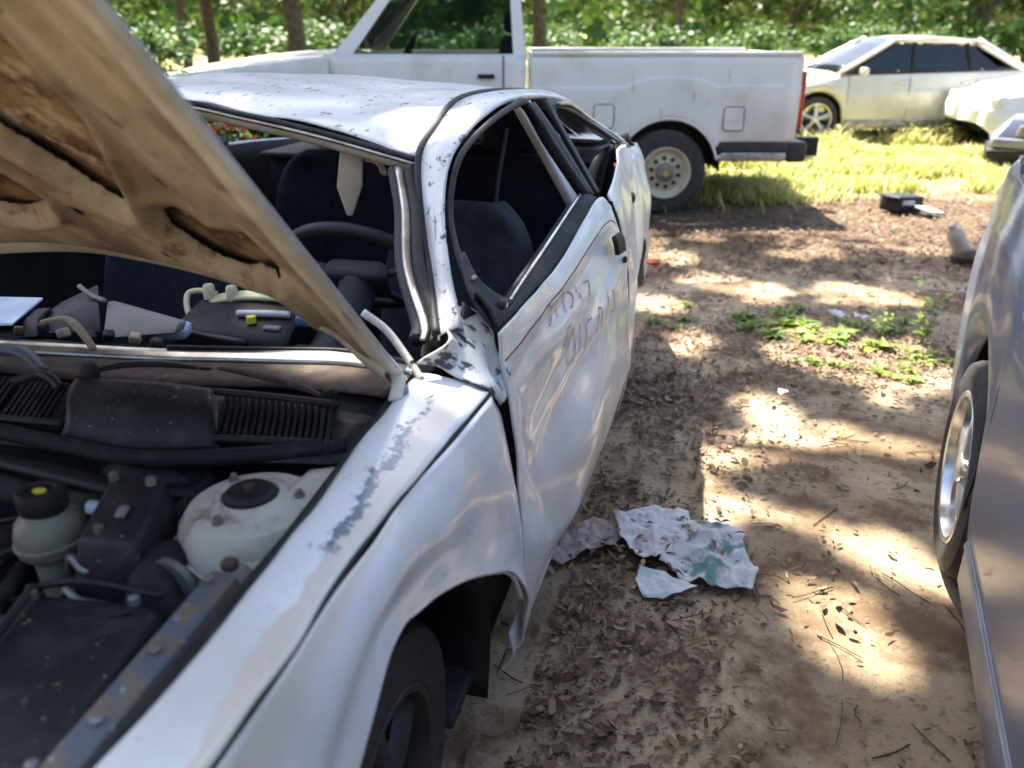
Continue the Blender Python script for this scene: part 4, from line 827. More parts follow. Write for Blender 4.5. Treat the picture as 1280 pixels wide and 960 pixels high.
# cab
cabl = [(1.20, .55), (1.20, 1.30), (1.24, 1.80), (1.36, 1.86), (2.10, 1.86), (2.28, 1.82), (2.72, 1.30), (2.78, .55)]
def cab_side(x0, sgn):
    belt = [(x0, 1.20, 1.28), (x0, 2.72, 1.28)]
    lower = panel('cab_side', [[(x0 + sgn * .0, y, z) for y in (1.20, 1.7, 2.2, 2.84)] if False else [(x0 + sgn * d, y, z) for y in (1.20, 1.7, 2.2, 2.84)] for z, d in ((.52, .03), (.62, 0), (.95, -.02), (1.02, -.006), (1.29, .012))], 'truck_white', TR, 16, 10, .006, conv=False, flip=sgn > 0)
    for P in ([(1.20, 1.29), (1.25, 1.80), (1.33, 1.80), (1.30, 1.29)], [(2.60, 1.29), (2.22, 1.78), (2.30, 1.80), (2.76, 1.29)], [(1.25, 1.76), (1.28, 1.86), (2.18, 1.86), (2.28, 1.76)]):
        dx = [sgn * (.012 + (z - 1.29) * .18) for _, z in P]
        V = [(x0 + d, y, z) for d, (y, z) in zip(dx, P)]; V += [(v[0] + sgn * .05, v[1], v[2]) for v in V]
        mk('window_post', V, BOXF, 'truck_white', lower, smooth=False)
    g_ = [(1.30, 1.29), (2.60, 1.29), (2.22, 1.77), (1.32, 1.77)]
    V = [(x0 + sgn * (.03 + (z - 1.29) * .18), y, z) for y, z in g_]; V += [(v[0] + sgn * .008, v[1], v[2]) for v in V]
    mk('window_glass', V, BOXF, 'cab_glass', lower, smooth=False)
    box('door_handle', (x0 - sgn * .02, 1.52, 1.12), (.03, .14, .035), 'rubber', lower, bevel=.008)
    tube('door_gap', [(x0 - sgn * .012, 1.38, 1.28), (x0 - sgn * .022, 1.38, .9), (x0 - sgn * .004, 1.38, .58)], .006, 'rubber', lower, 12, 6)
cab_side(0, 1); cab_side(TW, -1)
mk('cab_roof', [(.10, 1.27, 1.85), (TW - .10, 1.27, 1.85), (TW - .11, 2.2, 1.85), (.11, 2.2, 1.85), (.2, 1.34, 1.90), (TW - .2, 1.34, 1.90), (TW - .2, 2.1, 1.90), (.2, 2.1, 1.90)], BOXF, 'truck_white', TR, bevel=.02)
box('cab_back', (TW / 2, 1.22, .92), (TW - .08, .05, .75), 'truck_white', TR)
for x_ in (.52, TW - .52):
    hexa('cab_seat', [(x_ - .25, 1.34, .75), (x_ + .25, 1.34, .75), (x_ + .25, 1.52, .75), (x_ - .25, 1.52, .75), (x_ - .22, 1.29, 1.42), (x_ + .22, 1.29, 1.42), (x_ + .22, 1.40, 1.42), (x_ - .22, 1.40, 1.42)], 'grey_cloth', TR, .04)
    box('cab_headrest', (x_, 1.33, 1.53), (.26, .10, .17), 'grey_cloth', TR, bevel=.04)
tube('cab_steering_wheel', [(.52 + .18 * math.cos(a), 2.22 - .08 * math.sin(a), 1.28 + .16 * math.sin(a)) for a in np.linspace(0, 6.2832, 25)], .016, 'rubber', TR, 25, 8, interp=False)
box('cab_dash', (TW / 2, 2.5, 1.18), (TW - .16, .4, .2), 'dark_trim', TR, bevel=.05)
panel('back_glass', [[(.15, 1.22, 1.30), (TW - .15, 1.22, 1.30)], [(.2, 1.26, 1.80), (TW - .2, 1.26, 1.80)]], 'cab_glass', TR, 3, 3, .01, conv=False)
panel('windshield', [[(.06, 2.74, 1.30), (TW / 2, 2.84, 1.31), (TW - .06, 2.74, 1.30)], [(.14, 2.27, 1.79), (TW / 2, 2.33, 1.81), (TW - .14, 2.27, 1.79)]], 'cab_glass', TR, 4, 8, .01, conv=False)
panel('bonnet', [[(.02, 2.76, 1.27), (TW / 2, 2.82, 1.31), (TW - .02, 2.76, 1.27)], [(.04, 3.4, 1.22), (TW / 2, 3.45, 1.27), (TW - .04, 3.4, 1.22)], [(.05, 4.1, 1.14), (TW / 2, 4.16, 1.17), (TW - .05, 4.1, 1.14)]], 'truck_white', TR, 8, 10, .01, conv=False)
def tfender(x0, sgn):
    ycol = list(np.linspace(2.80, 2.93, 3)) + list(np.linspace(2.95, 3.75, 17)) + list(np.linspace(3.78, 4.14, 4)); rows = [[] for _ in range(5)]
    for y in ycol:
        b = .55
        if abs(y - 3.35) <= .415: b = max(b, .36 + math.sqrt(max(0, .43 ** 2 - (y - 3.35) ** 2)))
        for r, (f, d) in enumerate(((0, .012), (.1, 0), (.5, -.018), (.9, .0), (1, .02))): rows[r].append((x0 + sgn * d, y, b + (1.275 - (y - 2.8) * .1 - b) * f))
    S = surf(rows, 12, 24); mk('front_fender', S.reshape(-1, 3), gf(12, 24, sgn < 0), 'truck_white', TR, thick=.006)
tfender(0, 1); tfender(TW, -1)
box('grille', (TW / 2, 4.14, .95), (TW - .5, .05, .32), 'bumper_dark', TR); box('front_bumper', (TW / 2, 4.2, .58), (TW, .2, .2), 'chrome_dull', TR, bevel=.03)
for x in (.16, TW - .16): box('headlight', (x, 4.14, .95), (.22, .05, .24), 'lamp_glass', TR)

# ================================================================== OTHER CARS (local +y = nose)
def sedan(root, paint, sill='bumper_dark', wheels=True, rim='alloy', Rw=.31, hw=.865, glass='glass_dark', mould=None, detail=1, zk=1.0):
    ya = (-1.30, 1.28)
    yc = sorted(set([round(v, 3) for v in list(np.linspace(-2.25, -1.72, 9)) + list(np.linspace(ya[0] - .38, ya[0] + .38, 19)) + list(np.linspace(-.86, .84, 16)) + list(np.linspace(ya[1] - .38, ya[1] + .38, 19)) + list(np.linspace(1.70, 2.25, 9))]))
    fy = lambda y, tab: float(np.interp(y, [t[0] for t in tab], [t[1] for t in tab]))
    Wt = [(-2.25, .60), (-2.20, .74), (-2.1, .80), (-1.9, .835), (-1.3, .862), (0, .865), (1.3, .862), (1.8, .83), (2.05, .77), (2.18, .68), (2.25, .55)]
    Zs = [(-2.25, .76), (-2.18, .86), (-2.05, .94), (-1.6, .96), (-.9, .945), (.7, .90), (1.1, .87), (1.7, .79), (2.1, .70), (2.25, .62)]
    Zb = [(-2.25, .40), (-2.1, .27), (-1.7, .22), (1.7, .20), (2.1, .24), (2.25, .38)]
    dz = (zk - 1) * .44
    for sgn in (1, -1):
        rows = [[] for _ in range(10)]
        for y in yc:
            w = fy(y, Wt) / .865 * hw; zs = .5 + (fy(y, Zs) - .5) * zk; zb = fy(y, Zb)
            for a in ya:
                if abs(y - a) < .372: zb = max(zb, .31 + math.sqrt(max(0, .372 ** 2 - (y - a) ** 2)))
            dk = zs + (.06 if -2.0 < y < 1.9 else .03)
            flare = .014 * sum(math.exp(-((abs(y - a) - .2) / .2) ** 2) for a in ya)
            for r, (f, d) in enumerate(((0, .035), (.06, .012), (.25, .002 - flare), (.5, -.004), (.66, 0), (.72, .010), (.9, .03), (1, .075))):
                rows[r].append((sgn * (w - d), y, zb + (zs - zb) * f))
            rows[8].append((sgn * w * .6, y, dk)); rows[9].append((0, y, dk + .02))
        S = np.array(rows)
        S = np.array([catmull(S[:, j], 34) for j in range(S.shape[1])]).transpose(1, 0, 2)
        b = mk('body_half', S.reshape(-1, 3), gf(34, len(yc), sgn < 0), paint, root, thick=.005, offset=0)
        for k, dy in ((0, -.03), (-1, .03)):
            E = [S[i, k] for i in range(34)] + [(0, S[i, k][1] + dy, S[i, k][2]) for i in range(34)]
            mk('bumper_face', E, [((i, i + 1, 35 + i, 34 + i) if (sgn > 0) == (k == 0) else (i, 34 + i, 35 + i, i + 1)) for i in range(33)], paint, b, thick=.004)
        # sill moulding, door gaps, handles, lamps
        box('sill_moulding', (sgn * (hw - .022), 0, .25), (.04, 1.80, .12), sill, b, bevel=.005)
        box('sill_strip', (sgn * (hw - .001), 0, .298), (.008, 1.78, .014), sill, b, bevel=.003)
        if mould: box('side_moulding', (sgn * (hw + .004), 0, .52), (.016, 1.72, .05), mould, b, bevel=.006)
        for yy in (-.92, .02, .88):
            zt = .93 if yy < .5 else .89
            tube('door_gap', [(sgn * (hw - .004), yy - (.12 if yy < -.5 else 0), .30), (sgn * (hw + .002), yy, .55), (sgn * (hw - .006), yy, .78), (sgn * (hw - .06), yy, zt + .01)], .0035, 'rubber', b, 14, 6)
        for yy in (-.78, .14): box('door_handle', (sgn * (hw - .012 * (zk > 1)), yy, .5 + .3 * zk), (.035, .17, .035), paint, b, bevel=.012)
        box('tail_lamp', (sgn * .56, -2.20, .5 + .3 * zk), (.24, .10, .16), 'tail_red', b, rot=(0, 0, sgn * .1), bevel=.03)
        box('headlight', (sgn * .60, 2.13, .66), (.34, .13, .13), 'lamp_glass', b, rot=(0, 0, -sgn * .35), bevel=.03)
        box('mirror', (sgn * (hw + .06), .72, .95), (.16, .09, .11), paint, b, bevel=.03, seg=3)
        # greenhouse side
        P = [(-1.62, .965), (-.95, 1.34), (.22, 1.36), (1.02, .915)]
        xo = lambda z: sgn * (hw - .085 - (z - .93) * .42)
        gl = [(-1.25, .985), (-.88, 1.285), (.20, 1.305), (.84, .945)]
        V = [(xo(z) - sgn * .004, y, z + dz) for y, z in gl]; V += [(v[0] - sgn * .008, v[1], v[2]) for v in V]
        mk('side_glass', V, BOXF, glass, b, smooth=False)
        for A, B_, r_ in (((-1.62, .965), (-.95, 1.34), .055), ((-.95, 1.335), (.22, 1.355), .035), ((.22, 1.355), (1.02, .915), .030), ((-.86, .96), (-.80, 1.31), .028), ((-.02, .95), (-.06, 1.32), .026), ((-1.4, .955), (1.0, .925), .018)):
            tube('window_post', [(xo(A[1]), A[0], A[1] + dz), (xo((A[1] + B_[1]) / 2) + sgn * .008, (A[0] + B_[0]) / 2, (A[1] + B_[1]) / 2 + dz), (xo(B_[1]), B_[0], B_[1] + dz)], r_, 'rubber' if r_ < .029 else paint, b, 8, 8)
        panel('roof', np.array([[(-.60, -.93, 1.335), (0, -.98, 1.375), (.60, -.93, 1.335)], [(-.66, -.3, 1.37), (0, -.3, 1.415), (.66, -.3, 1.37)], [(-.62, .22, 1.35), (0, .27, 1.395), (.62, .22, 1.35)]]) + (0, 0, dz), paint, root, 10, 12, .01, conv=False, flip=True)
    panel('windshield', np.array([[(-.60, .24, 1.345), (0, .29, 1.39), (.60, .24, 1.345)], [(-.74, 1.0, .93), (0, 1.12, .96), (.74, 1.0, .93)]]) + (0, 0, dz), glass, root, 6, 10, .008, conv=False, flip=True)
    panel('rear_window', np.array([[(-.60, -.95, 1.33), (0, -1.0, 1.37), (.60, -.95, 1.33)], [(-.70, -1.58, .985), (0, -1.68, 1.01), (.70, -1.58, .985)]]) + (0, 0, dz), glass, root, 6, 10, .008, conv=False)
    box('floor_pan', (0, 0, .26), (1.5, 3.9, .06), 'rubber', root); box('cabin', (0, -.2, .62), (1.36, 2.2, .5), 'dark_trim', root)
    for a in ya:
        for sgn in (1, -1):
            panel('wheel_liner', [[(sgn * x_, a + .385 * math.cos(q), .31 + .385 * math.sin(q)) for q in np.linspace(0, math.pi, 12)] for x_ in (hw - .04, hw - .32)], 'rubber', root, 3, 24, .005, conv=False)
            wheel(root, (sgn * (hw - .105), a, Rw), Rw, Rw * .68, .20, sgn, rim)
def place(root, local, worldxy, th):
    c, s = math.cos(th), math.sin(th); root.rotation_euler = (0, 0, th)
    root.location = (worldxy[0] - (local[0] * c - local[1] * s), worldxy[1] - (local[0] * s + local[1] * c), 0)
GC = empty('grey_car', label='dark grey car with alloy wheels and silver sill parked opposite the wreck', cat='car')
sedan(GC, 'grey_paint', 'grey_sill', zk=1.32); place(GC, (.865, -1.30), (1.255, 2.12), R(180 - 21.5))
SCAR = empty('silver_car', label='silver sedan with tall grass along its sill, nose behind the truck tail', cat='car')
sedan(SCAR, 'silver_paint', 'chrome_dull'); place(SCAR, (-.865, 1.28), (4.32, 12.45), R(91))
WC = empty('white_car', label='sunlit white sedan whose front covers the back of the silver one', cat='car')
sedan(WC, 'truck_white', 'truck_white'); place(WC, (-.6, 2.25), (5.95, 11.15), R(86))
# crushed front end lying in the grass
NC = empty('crushed_car_front', (6.17, 10.05, 0), R(-8), 'crushed dark grey car front end with a silver bumper bar on the grass', 'car part')
hexa('bonnet_piece', [(-.62, -.05, .26), (.75, -.05, .26), (.75, .5, .30), (-.45, .5, .30), (-.38, .12, .53), (.75, .08, .56), (.75, .45, .60), (-.2, .45, .56)], 'grey_paint', NC, .03)
box('bumper_bar', (.06, -.12, .245), (1.40, .10, .10), 'grey_sill', NC, rot=(0, .06, 0), bevel=.02)
hexa('lower_valance', [(-.60, -.08, 0), (.75, -.08, 0), (.75, .4, 0), (-.5, .4, 0), (-.66, -.10, .19), (.75, -.10, .19), (.75, .4, .25), (-.5, .4, .25)], 'black_plastic', NC, .02)
box('lamp_pocket', (-.22, -.07, .38), (.26, .05, .14), 'concrete', NC, rot=(.3, .2, 0), bevel=.02)
box('fog_lamp', (-.14, -.11, .09), (.30, .04, .08), 'lamp_glass', NC, rot=(0, .12, 0), bevel=.02)
# ================================================================== LITTER AND SMALL THINGS
def paper(name, outline, m, label, z0=.02, amp=.03, curl=None, seed=0):
    P = np.array(outline, float); c = P.mean(0)
    J = []
    for i in range(len(P)):                                   # torn, ragged outline
        a, b = P[i], P[(i + 1) % len(P)]; k = max(3, int(np.linalg.norm(b - a) / .012))
        for u in np.linspace(0, 1, k, endpoint=False):
            q = a * (1 - u) + b * u; J.append(q + .008 * np.array([noise.noise(Vector((q[0] * 40, q[1] * 40, seed))), noise.noise(Vector((q[0] * 40, q[1] * 40, seed + 9)))]))
    J = np.array(J); n = len(J); rings = 14
    V, F = [], []
    def zf(q):
        z = z0 + amp * 1.5 * (1 - abs(noise.noise(Vector((q[0] * 9, q[1] * 9, seed)))) * 2) * .5 + amp * .7 * abs(noise.noise(Vector((q[0] * 22, q[1] * 22, seed)))) + amp * .35 * abs(noise.noise(Vector((q[0] * 50, q[1] * 50, seed))))
        if curl: z += curl(q)
        return z
    for r in range(rings):
        f = 1 - r / rings
        for q in J: w = c + (q - c) * f; V.append((w[0], w[1], zf(w)))
    V.append((c[0], c[1], zf(c)))
    for r in range(rings - 1):
        for k in range(n): F.append((r * n + k, r * n + (k + 1) % n, (r + 1) * n + (k + 1) % n, (r + 1) * n + k))
    for k in range(n): F.append(((rings - 1) * n + k, (rings - 1) * n + (k + 1) % n, rings * n))
    o = mk(name, V, F, m, None, thick=.0015); tag(o, label, 'paper', 'torn paper on the ground'); return o
paper('paper_sheet', [(.32, 2.30), (.41, 2.33), (.5, 2.36), (.56, 2.31), (.57, 2.2), (.5, 2.12), (.42, 2.06), (.37, 2.08), (.33, 2.17)], 'paper_white', 'largest torn white paper sheet, one edge curled up over the sand', .012, .035, lambda q: .05 * max(0, .42 - q[0]) / .1 * max(0, q[1] - 2.05), 1)
paper('paper_sheet', [(.08, 2.10), (.17, 2.24), (.26, 2.30), (.36, 2.29), (.37, 2.22), (.27, 2.14), (.15, 2.07)], 'paper_dirty', 'dirty brownish paper strip lying closest to the white car door', .004, .03, None, 2)
paper('paper_sheet', [(.43, 2.06), (.50, 2.16), (.56, 2.25), (.65, 2.29), (.72, 2.26), (.69, 2.1), (.71, 2.02), (.66, 1.92), (.56, 1.95), (.48, 1.99)], 'paper_green', 'torn green and white printed paper sheet beside the white one', .012, .03, None, 3)
paper('paper_sheet', [(.35, 1.98), (.37, 2.05), (.43, 2.02), (.47, 1.97), (.52, 1.95), (.43, 1.905), (.36, 1.92)], 'paper_teal', 'small pale teal paper scrap on bare sand', .006, .02, None, 4)
for (x, y, s_, lb) in ((1.79, 4.42, .045, 'small white paper scrap among the weeds, the left of a pair'), (1.90, 4.36, .04, 'small white crumpled scrap at the foot of the tall weed'), (1.16, 3.30, .025, 'tiny pale scrap on dappled sand between the two cars')):
    lb = lb.replace(', the left of a pair', ' beside leafy rosettes')
    o = paper('paper_scrap', [(x - s_, y - s_ * .6), (x, y - s_), (x + s_, y - s_ * .3), (x + s_ * .7, y + s_ * .8), (x - s_ * .6, y + s_)], 'paper_white', lb, .008, .03, None, x * 10)
# black battery-like box and grey plate
BB_ = box('black_box', (3.42, 7.42, .07), (.28, .22, .14), 'black_plastic', None, rot=(0, .05, .35), bevel=.012); tag(BB_, 'black plastic box lying on brown leaves before the grass', 'box')
box('box_flange', (3.285, 7.36, .135), (.10, .16, .012), 'black_plastic', BB_, rot=(0, .15, .35), bevel=.003)
lid = box('box_label', (3.43, 7.304, .09), (.13, .008, .04), 'white_plastic', BB_, rot=(0, .05, .35), bevel=.002)
tag(box('grey_plate', (3.58, 7.22, .045), (.22, .16, .02), 'blue_white_plastic', None, rot=(.2, .15, .6), bevel=.004), 'grey plate leaning on the ground beside the black box', 'plate')
JG = empty('plastic_jug', (3.17, 5.86, 0), .4, 'cream plastic jug standing tilted beside the rusty lump', 'jug')
rt = Matrix.Rotation(R(-38), 3, 'Y')
lathe('jug_body', [(.02, .01), (.055, .015), (.06, .04), (.06, .15), (.05, .19), (.026, .215), (.024, .235), (.001, .236)], 'cream_jug', JG, (.03, 0, .02), 'Z', 24, rot=rt)
lathe('jug_cap', [(.027, .232), (.027, .258), (.022, .262), (.001, .262)], 'cream_jug', JG, (.03, 0, .02), 'Z', 16, rot=rt)
o = lathe('rusty_lump', [(.02, 0), (.09, .01), (.10, .05), (.07, .09), (.03, .10), (.001, .10)], 'rusty_metal', None, (3.10, 5.62, -.005), 'Z', 14, sq=(1.1, .8)); tag(o, 'dark rusty metal lump in front of the cream jug', 'scrap')
for v in o.data.vertices: v.co += Vector((noise.noise(v.co * 14), noise.noise(v.co * 14 + Vector((5, 0, 0))), 0)) * .02
o = paper('plastic_sheet', [(3.16, 5.60), (3.30, 5.66), (3.42, 5.62), (3.46, 5.50), (3.33, 5.46), (3.22, 5.50)], 'blue_white_plastic', 'folded bluish white plastic piece next to the cream jug', .03, .05, None, 8); o['category'] = 'plastic'; del o['group']
tag(box('lens_fragment', (.95, 5.56, .015), (.075, .05, .018), 'red_plastic', None, rot=(.15, .1, .5), bevel=.004, jitter=.006), 'red lamp lens fragment on the sand past the wreck', 'fragment')
CBk = hexa('concrete_block', [(3.22, 9.75, -.01), (3.40, 9.72, -.01), (3.42, 9.95, -.01), (3.24, 9.97, -.01), (3.23, 9.77, .27), (3.39, 9.74, .29), (3.40, 9.93, .28), (3.25, 9.95, .26)], 'concrete', None, .02); tag(CBk, 'weathered concrete block behind the truck bumper', 'block')

# ================================================================== PLANTS
def leaf_verts(base, d, L, w, up=.2, curl=.3):
    d = Vector(d).normalized(); s_ = d.cross(Vector((0, 0, 1))); s_ = s_.normalized() if s_.length > .01 else Vector((1, 0, 0)); n = s_.cross(d)
    b = Vector(base); m1 = b + d * L * .45 + n * L * up * .5; tip = b + d * L + n * (L * up - L * curl)
    return [b, m1 + s_ * w + n * w * .25, tip, m1 - s_ * w + n * w * .25, m1]
LF = [(0, 1, 4), (1, 2, 4), (2, 3, 4), (3, 0, 4)]
def addleaf(V, F, *a, **k):
    i = len(V); V += leaf_verts(*a, **k); F += [tuple(i + q for q in f) for f in LF]
def weed(x, y, kind, size, label, grp):
    V, F = [], []; z = gz(x, y)
    st_pts = []
    if kind == 'rosette':
        for q in range(3):
            cx, cy = x + random.gauss(0, size * .35), y + random.gauss(0, size * .35)
            for k in range(random.randint(7, 11)):
                a = random.uniform(0, 6.28); e = random.uniform(.15, 1.0)
                addleaf(V, F, (cx, cy, z + .005), (math.cos(a), math.sin(a), e), size * random.uniform(.5, 1.0), size * random.uniform(.12, .2), .1, .35)
    else:
        for q in range(4):
            a = random.uniform(0, 6.28); ln = random.uniform(.35, .8); tipv = Vector((x + math.cos(a) * size * ln * .6, y + math.sin(a) * size * ln * .6, z + size * random.uniform(.6, 1.1)))
            for u in np.linspace(.15, 1, 9):
                p = Vector((x, y, z)).lerp(tipv, u); b_ = random.uniform(0, 6.28)
                addleaf(V, F, p, (math.cos(b_), math.sin(b_), .5), size * .22, size * .06, .1, .3)
            i = len(V); s2 = Vector((.003, 0, 0)); V += [Vector((x, y, z)) - s2, Vector((x, y, z)) + s2, tipv]; F.append((i, i + 1, i + 2))
    o = mk('weed', V, F, 'weed_leaf', None); tag(o, label, 'weed', grp); return o
for (x, y) in ((1.30, 4.42), (1.42, 4.30), (1.55, 4.38), (1.50, 4.12), (1.66, 4.02), (1.72, 4.12), (1.80, 3.92), (1.60, 4.25), (1.36, 4.15)):
    weed(x, y, 'rosette', .11, 'low green leafy weed rosette in the sunlit leaf patch', 'weed rosettes between the cars')
for (x, y) in ((1.55, 3.70), (1.70, 3.60), (1.86, 3.66), (1.98, 3.75), (2.1, 3.72), (1.78, 3.5), (1.4, 3.75)):
    weed(x, y, 'rosette', .07, 'small yellow-green seedling among pale dead leaves beside the grey car', 'seedlings in the dead leaves')
for (x, y) in ((.97, 4.40), (.86, 4.28), (.78, 4.36), (1.02, 4.62)):
    weed(x, y, 'rosette', .06, 'tiny green weed on sand close to the wreck rear wheel', 'weeds by the wreck rear wheel')
for (x, y) in ((1.62, 4.55), (1.85, 4.3), (2.0, 4.2), (2.12, 4.35), (1.25, 4.28), (1.48, 4.5), (1.95, 3.85)):
    weed(x, y, 'rosette', .085, 'mid-sized yellow-green weed tuft between the rosettes and the grey car', 'weed tufts by the grey car')
weed(2.08, 4.02, 'stem', .30, 'tall upright weed with small leaves standing by the grey car', 'tall weeds')
weed(1.92, 4.12, 'stem', .17, 'short stemmed weed leaning by the white scrap', 'tall weeds')
for (x, y) in ((2.10, 8.55), (2.35, 8.8), (1.95, 8.2), (2.6, 8.9), (2.72, 8.45)):
    weed(x, y, 'stem', .34, 'bushy weed clump growing under the truck bumper', 'weeds under the truck bumper')
# grass: sunlit field beyond the leaf-mould belt
def grass(name, n, fx, lab=None):
    V, F = [], []
    for _ in range(n):
        x, y, hgt = fx()
        z = gz(x, y); a = random.uniform(0, 6.28); l = random.uniform(.2, 1.5) * hgt; w = .004 + .0016 * math.hypot(x, y) * .5
        dx, dy = math.cos(a) * l, math.sin(a) * l; sx, sy = -math.sin(a) * w, math.cos(a) * w; i = len(V)
        V += [(x - sx, y - sy, z - .01), (x + sx, y + sy, z - .01), (x + dx * .35 + sx * .7, y + dy * .35 + sy * .7, z + hgt * .6), (x + dx * .35 - sx * .7, y + dy * .35 - sy * .7, z + hgt * .6), (x + dx, y + dy, z + hgt)]
        F += [(i, i + 1, i + 2, i + 3), (i + 3, i + 2, i + 4)]
    o = mk(name, V, F, 'grass_blade', None); o['kind'] = 'stuff'
    tag(o, lab, 'grass'); return o
def near_field():
    while True:
        y = 7.6 + 5.6 * random.random() ** .9; x = random.uniform(1.4, 1.0 + y * .72)
        edge = 8.3 + .5 * noise.noise(Vector((x * 1.1, y * .4, 0))) - (.5 if x < 3 else 0)
        if y < edge and random.random() > .10 * math.exp((y - edge) * 2.0): continue
        if y < edge + .9 and random.random() > .25 + .75 * (y - edge) / .9: continue
        if 5.9 < x and 10.5 < y < 11.5: continue
        t_ = noise.noise(Vector((x * 1.5, y * 1.5, 7)))
        if t_ < -.05 and random.random() > .16: continue
        return x, y, random.uniform(.03, .13) * (1 + 1.2 * t_) * (1.9 if y > 11.8 and random.random() < .3 else 1)
def far_field():
    y = random.uniform(13.2, 40); return random.uniform(-.7 * y, .75 * y), y, random.uniform(.08, .25)
grass('grass_field', 42000, near_field, 'sunlit yellow-green grass between the trucks tail and the silver car')
grass('far_grass', 9000, far_field, 'rough grass on the open ground behind the parked cars')
def under_truck():
    return random.gauss(2.3, .45), random.gauss(8.5, .35), random.uniform(.05, .16)
grass('shaded_grass', 1800, under_truck, 'shaded grass tufts around the truck bumper')
# dead leaves and twigs on the ground
def litter(n):
    V, F = [], []; LL = 0
    while LL < n:
        r_ = random.random()
        if r_ < .42: x, y = random.uniform(-2.5, 6), random.uniform(5.2, 8.6)
        elif r_ < .56: x, y = random.gauss(1.75, .5), random.gauss(3.85, .32)
        elif r_ < .80: q = random.uniform(-1.6, 3.2); x, y = -.05 + q * .235 + abs(random.gauss(.1, .28)), 1.19 + q * .972
        else: x, y = random.uniform(-.6, 3.2), random.uniform(1.1, 6)
        if 1.15 < y < 5.2 and r_ > .58 and noise.noise(Vector((x * 2, y * 2, 4))) < -.05 and random.random() < .75: continue
        L_ = (random.uniform(.010, .030) if random.random() < .88 else random.uniform(.03, .055)) if y < 4.5 else random.uniform(.02, .055); w_ = L_ * random.uniform(.12, .28)
        a = random.uniform(0, 6.28); e = random.gauss(0, .18); d = Vector((math.cos(a), math.sin(a), e)); z = gz(x, y) + .006 + abs(e) * L_ * .5 + random.random() * .008
        s_ = Vector((-math.sin(a), math.cos(a), random.gauss(0, .35))).normalized(); u = Vector((0, 0, 1)); c = Vector((x, y, z)); cu = random.uniform(-.1, .3) * L_
        i = len(V)
        j1, j2, j3, j4 = (random.uniform(.55, 1.15) for _ in range(4)); k1, k2 = random.uniform(.12, .3), random.uniform(.1, .3)
        V += [c - d * L_ / 2 + u * cu, c - d * L_ * k1 + s_ * w_ * j1 + u * w_ * .4, c + d * L_ * k2 + s_ * w_ * j2 + u * w_ * .4, c + d * L_ / 2 + u * cu, c + d * L_ * k2 - s_ * w_ * j3 + u * w_ * .3, c - d * L_ * k1 - s_ * w_ * j4 + u * w_ * .3]
        F += [(i, i + 1, i + 5), (i + 1, i + 2, i + 4, i + 5), (i + 2, i + 3, i + 4)]; LL += 1
    o = mk('leaf_litter', V, F, 'dead_leaf', None, smooth=False); o['kind'] = 'stuff'; tag(o, 'brown dead leaves scattered over the sandy ground', 'leaves')
litter(34000)
def twigs(n):
    V, F = [], []
    for _ in range(n):
        x, y = (random.uniform(-.3, 3), random.uniform(1.2, 5)) if random.random() < .6 else (random.uniform(-1, 5), random.uniform(4.5, 8.3))
        a = random.uniform(0, 6.28); L_ = random.uniform(.04, .16); r_ = random.uniform(.0008, .0022); z = gz(x, y) + .006; b_ = random.gauss(0, .25); p = [Vector((x, y, z))]
        for k in range(3): p.append(p[-1] + Vector((math.cos(a), math.sin(a), random.gauss(.02, .06))) * L_ / 3); a += b_
        i = len(V)
        for q in p:
            s_ = Vector((-math.sin(a), math.cos(a), 0)) * r_; V += [q - s_, q + s_, q + Vector((0, 0, r_ * 1.6))]
        for k in range(3):
            for e in range(3): F.append((i + 3 * k + e, i + 3 * k + (e + 1) % 3, i + 3 * k + 3 + (e + 1) % 3, i + 3 * k + 3 + e))
    o = mk('fallen_twigs', V, F, 'twig', None); o['kind'] = 'stuff'; tag(o, 'thin fallen twigs and needles on the sand', 'twigs')
twigs(500)
# a few leaves blown on to the papers
V, F = [], []
for _ in range(60):
    a = random.uniform(0, 6.28); addleaf(V, F, (random.uniform(.15, .68), random.uniform(1.97, 2.27), .052), (math.cos(a), math.sin(a), random.uniform(-.1, .2)), random.uniform(.02, .05), random.uniform(.004, .009), .1, .2)
o = mk('blown_leaves', V, F, 'dead_leaf', None); o['kind'] = 'stuff'; tag(o, 'dead leaves blown over the torn papers', 'leaves')
# crumbs of leaf on the air-filter lid and on the cowl
# ================================================================== TREES
def shadow_xy(P):      # where the sun throws a point on to the ground
    k = P[:, 2] / -SUN[2]; return P[:, :2] + SUN[None, :2] * k[:, None]
cY, sY = math.cos(YAW), math.sin(YAW)
def carw(s_, t_, z_): return np.array([-.05 + s_ * sY - t_ * cY, 1.19 + s_ * cY + t_ * sY, z_])
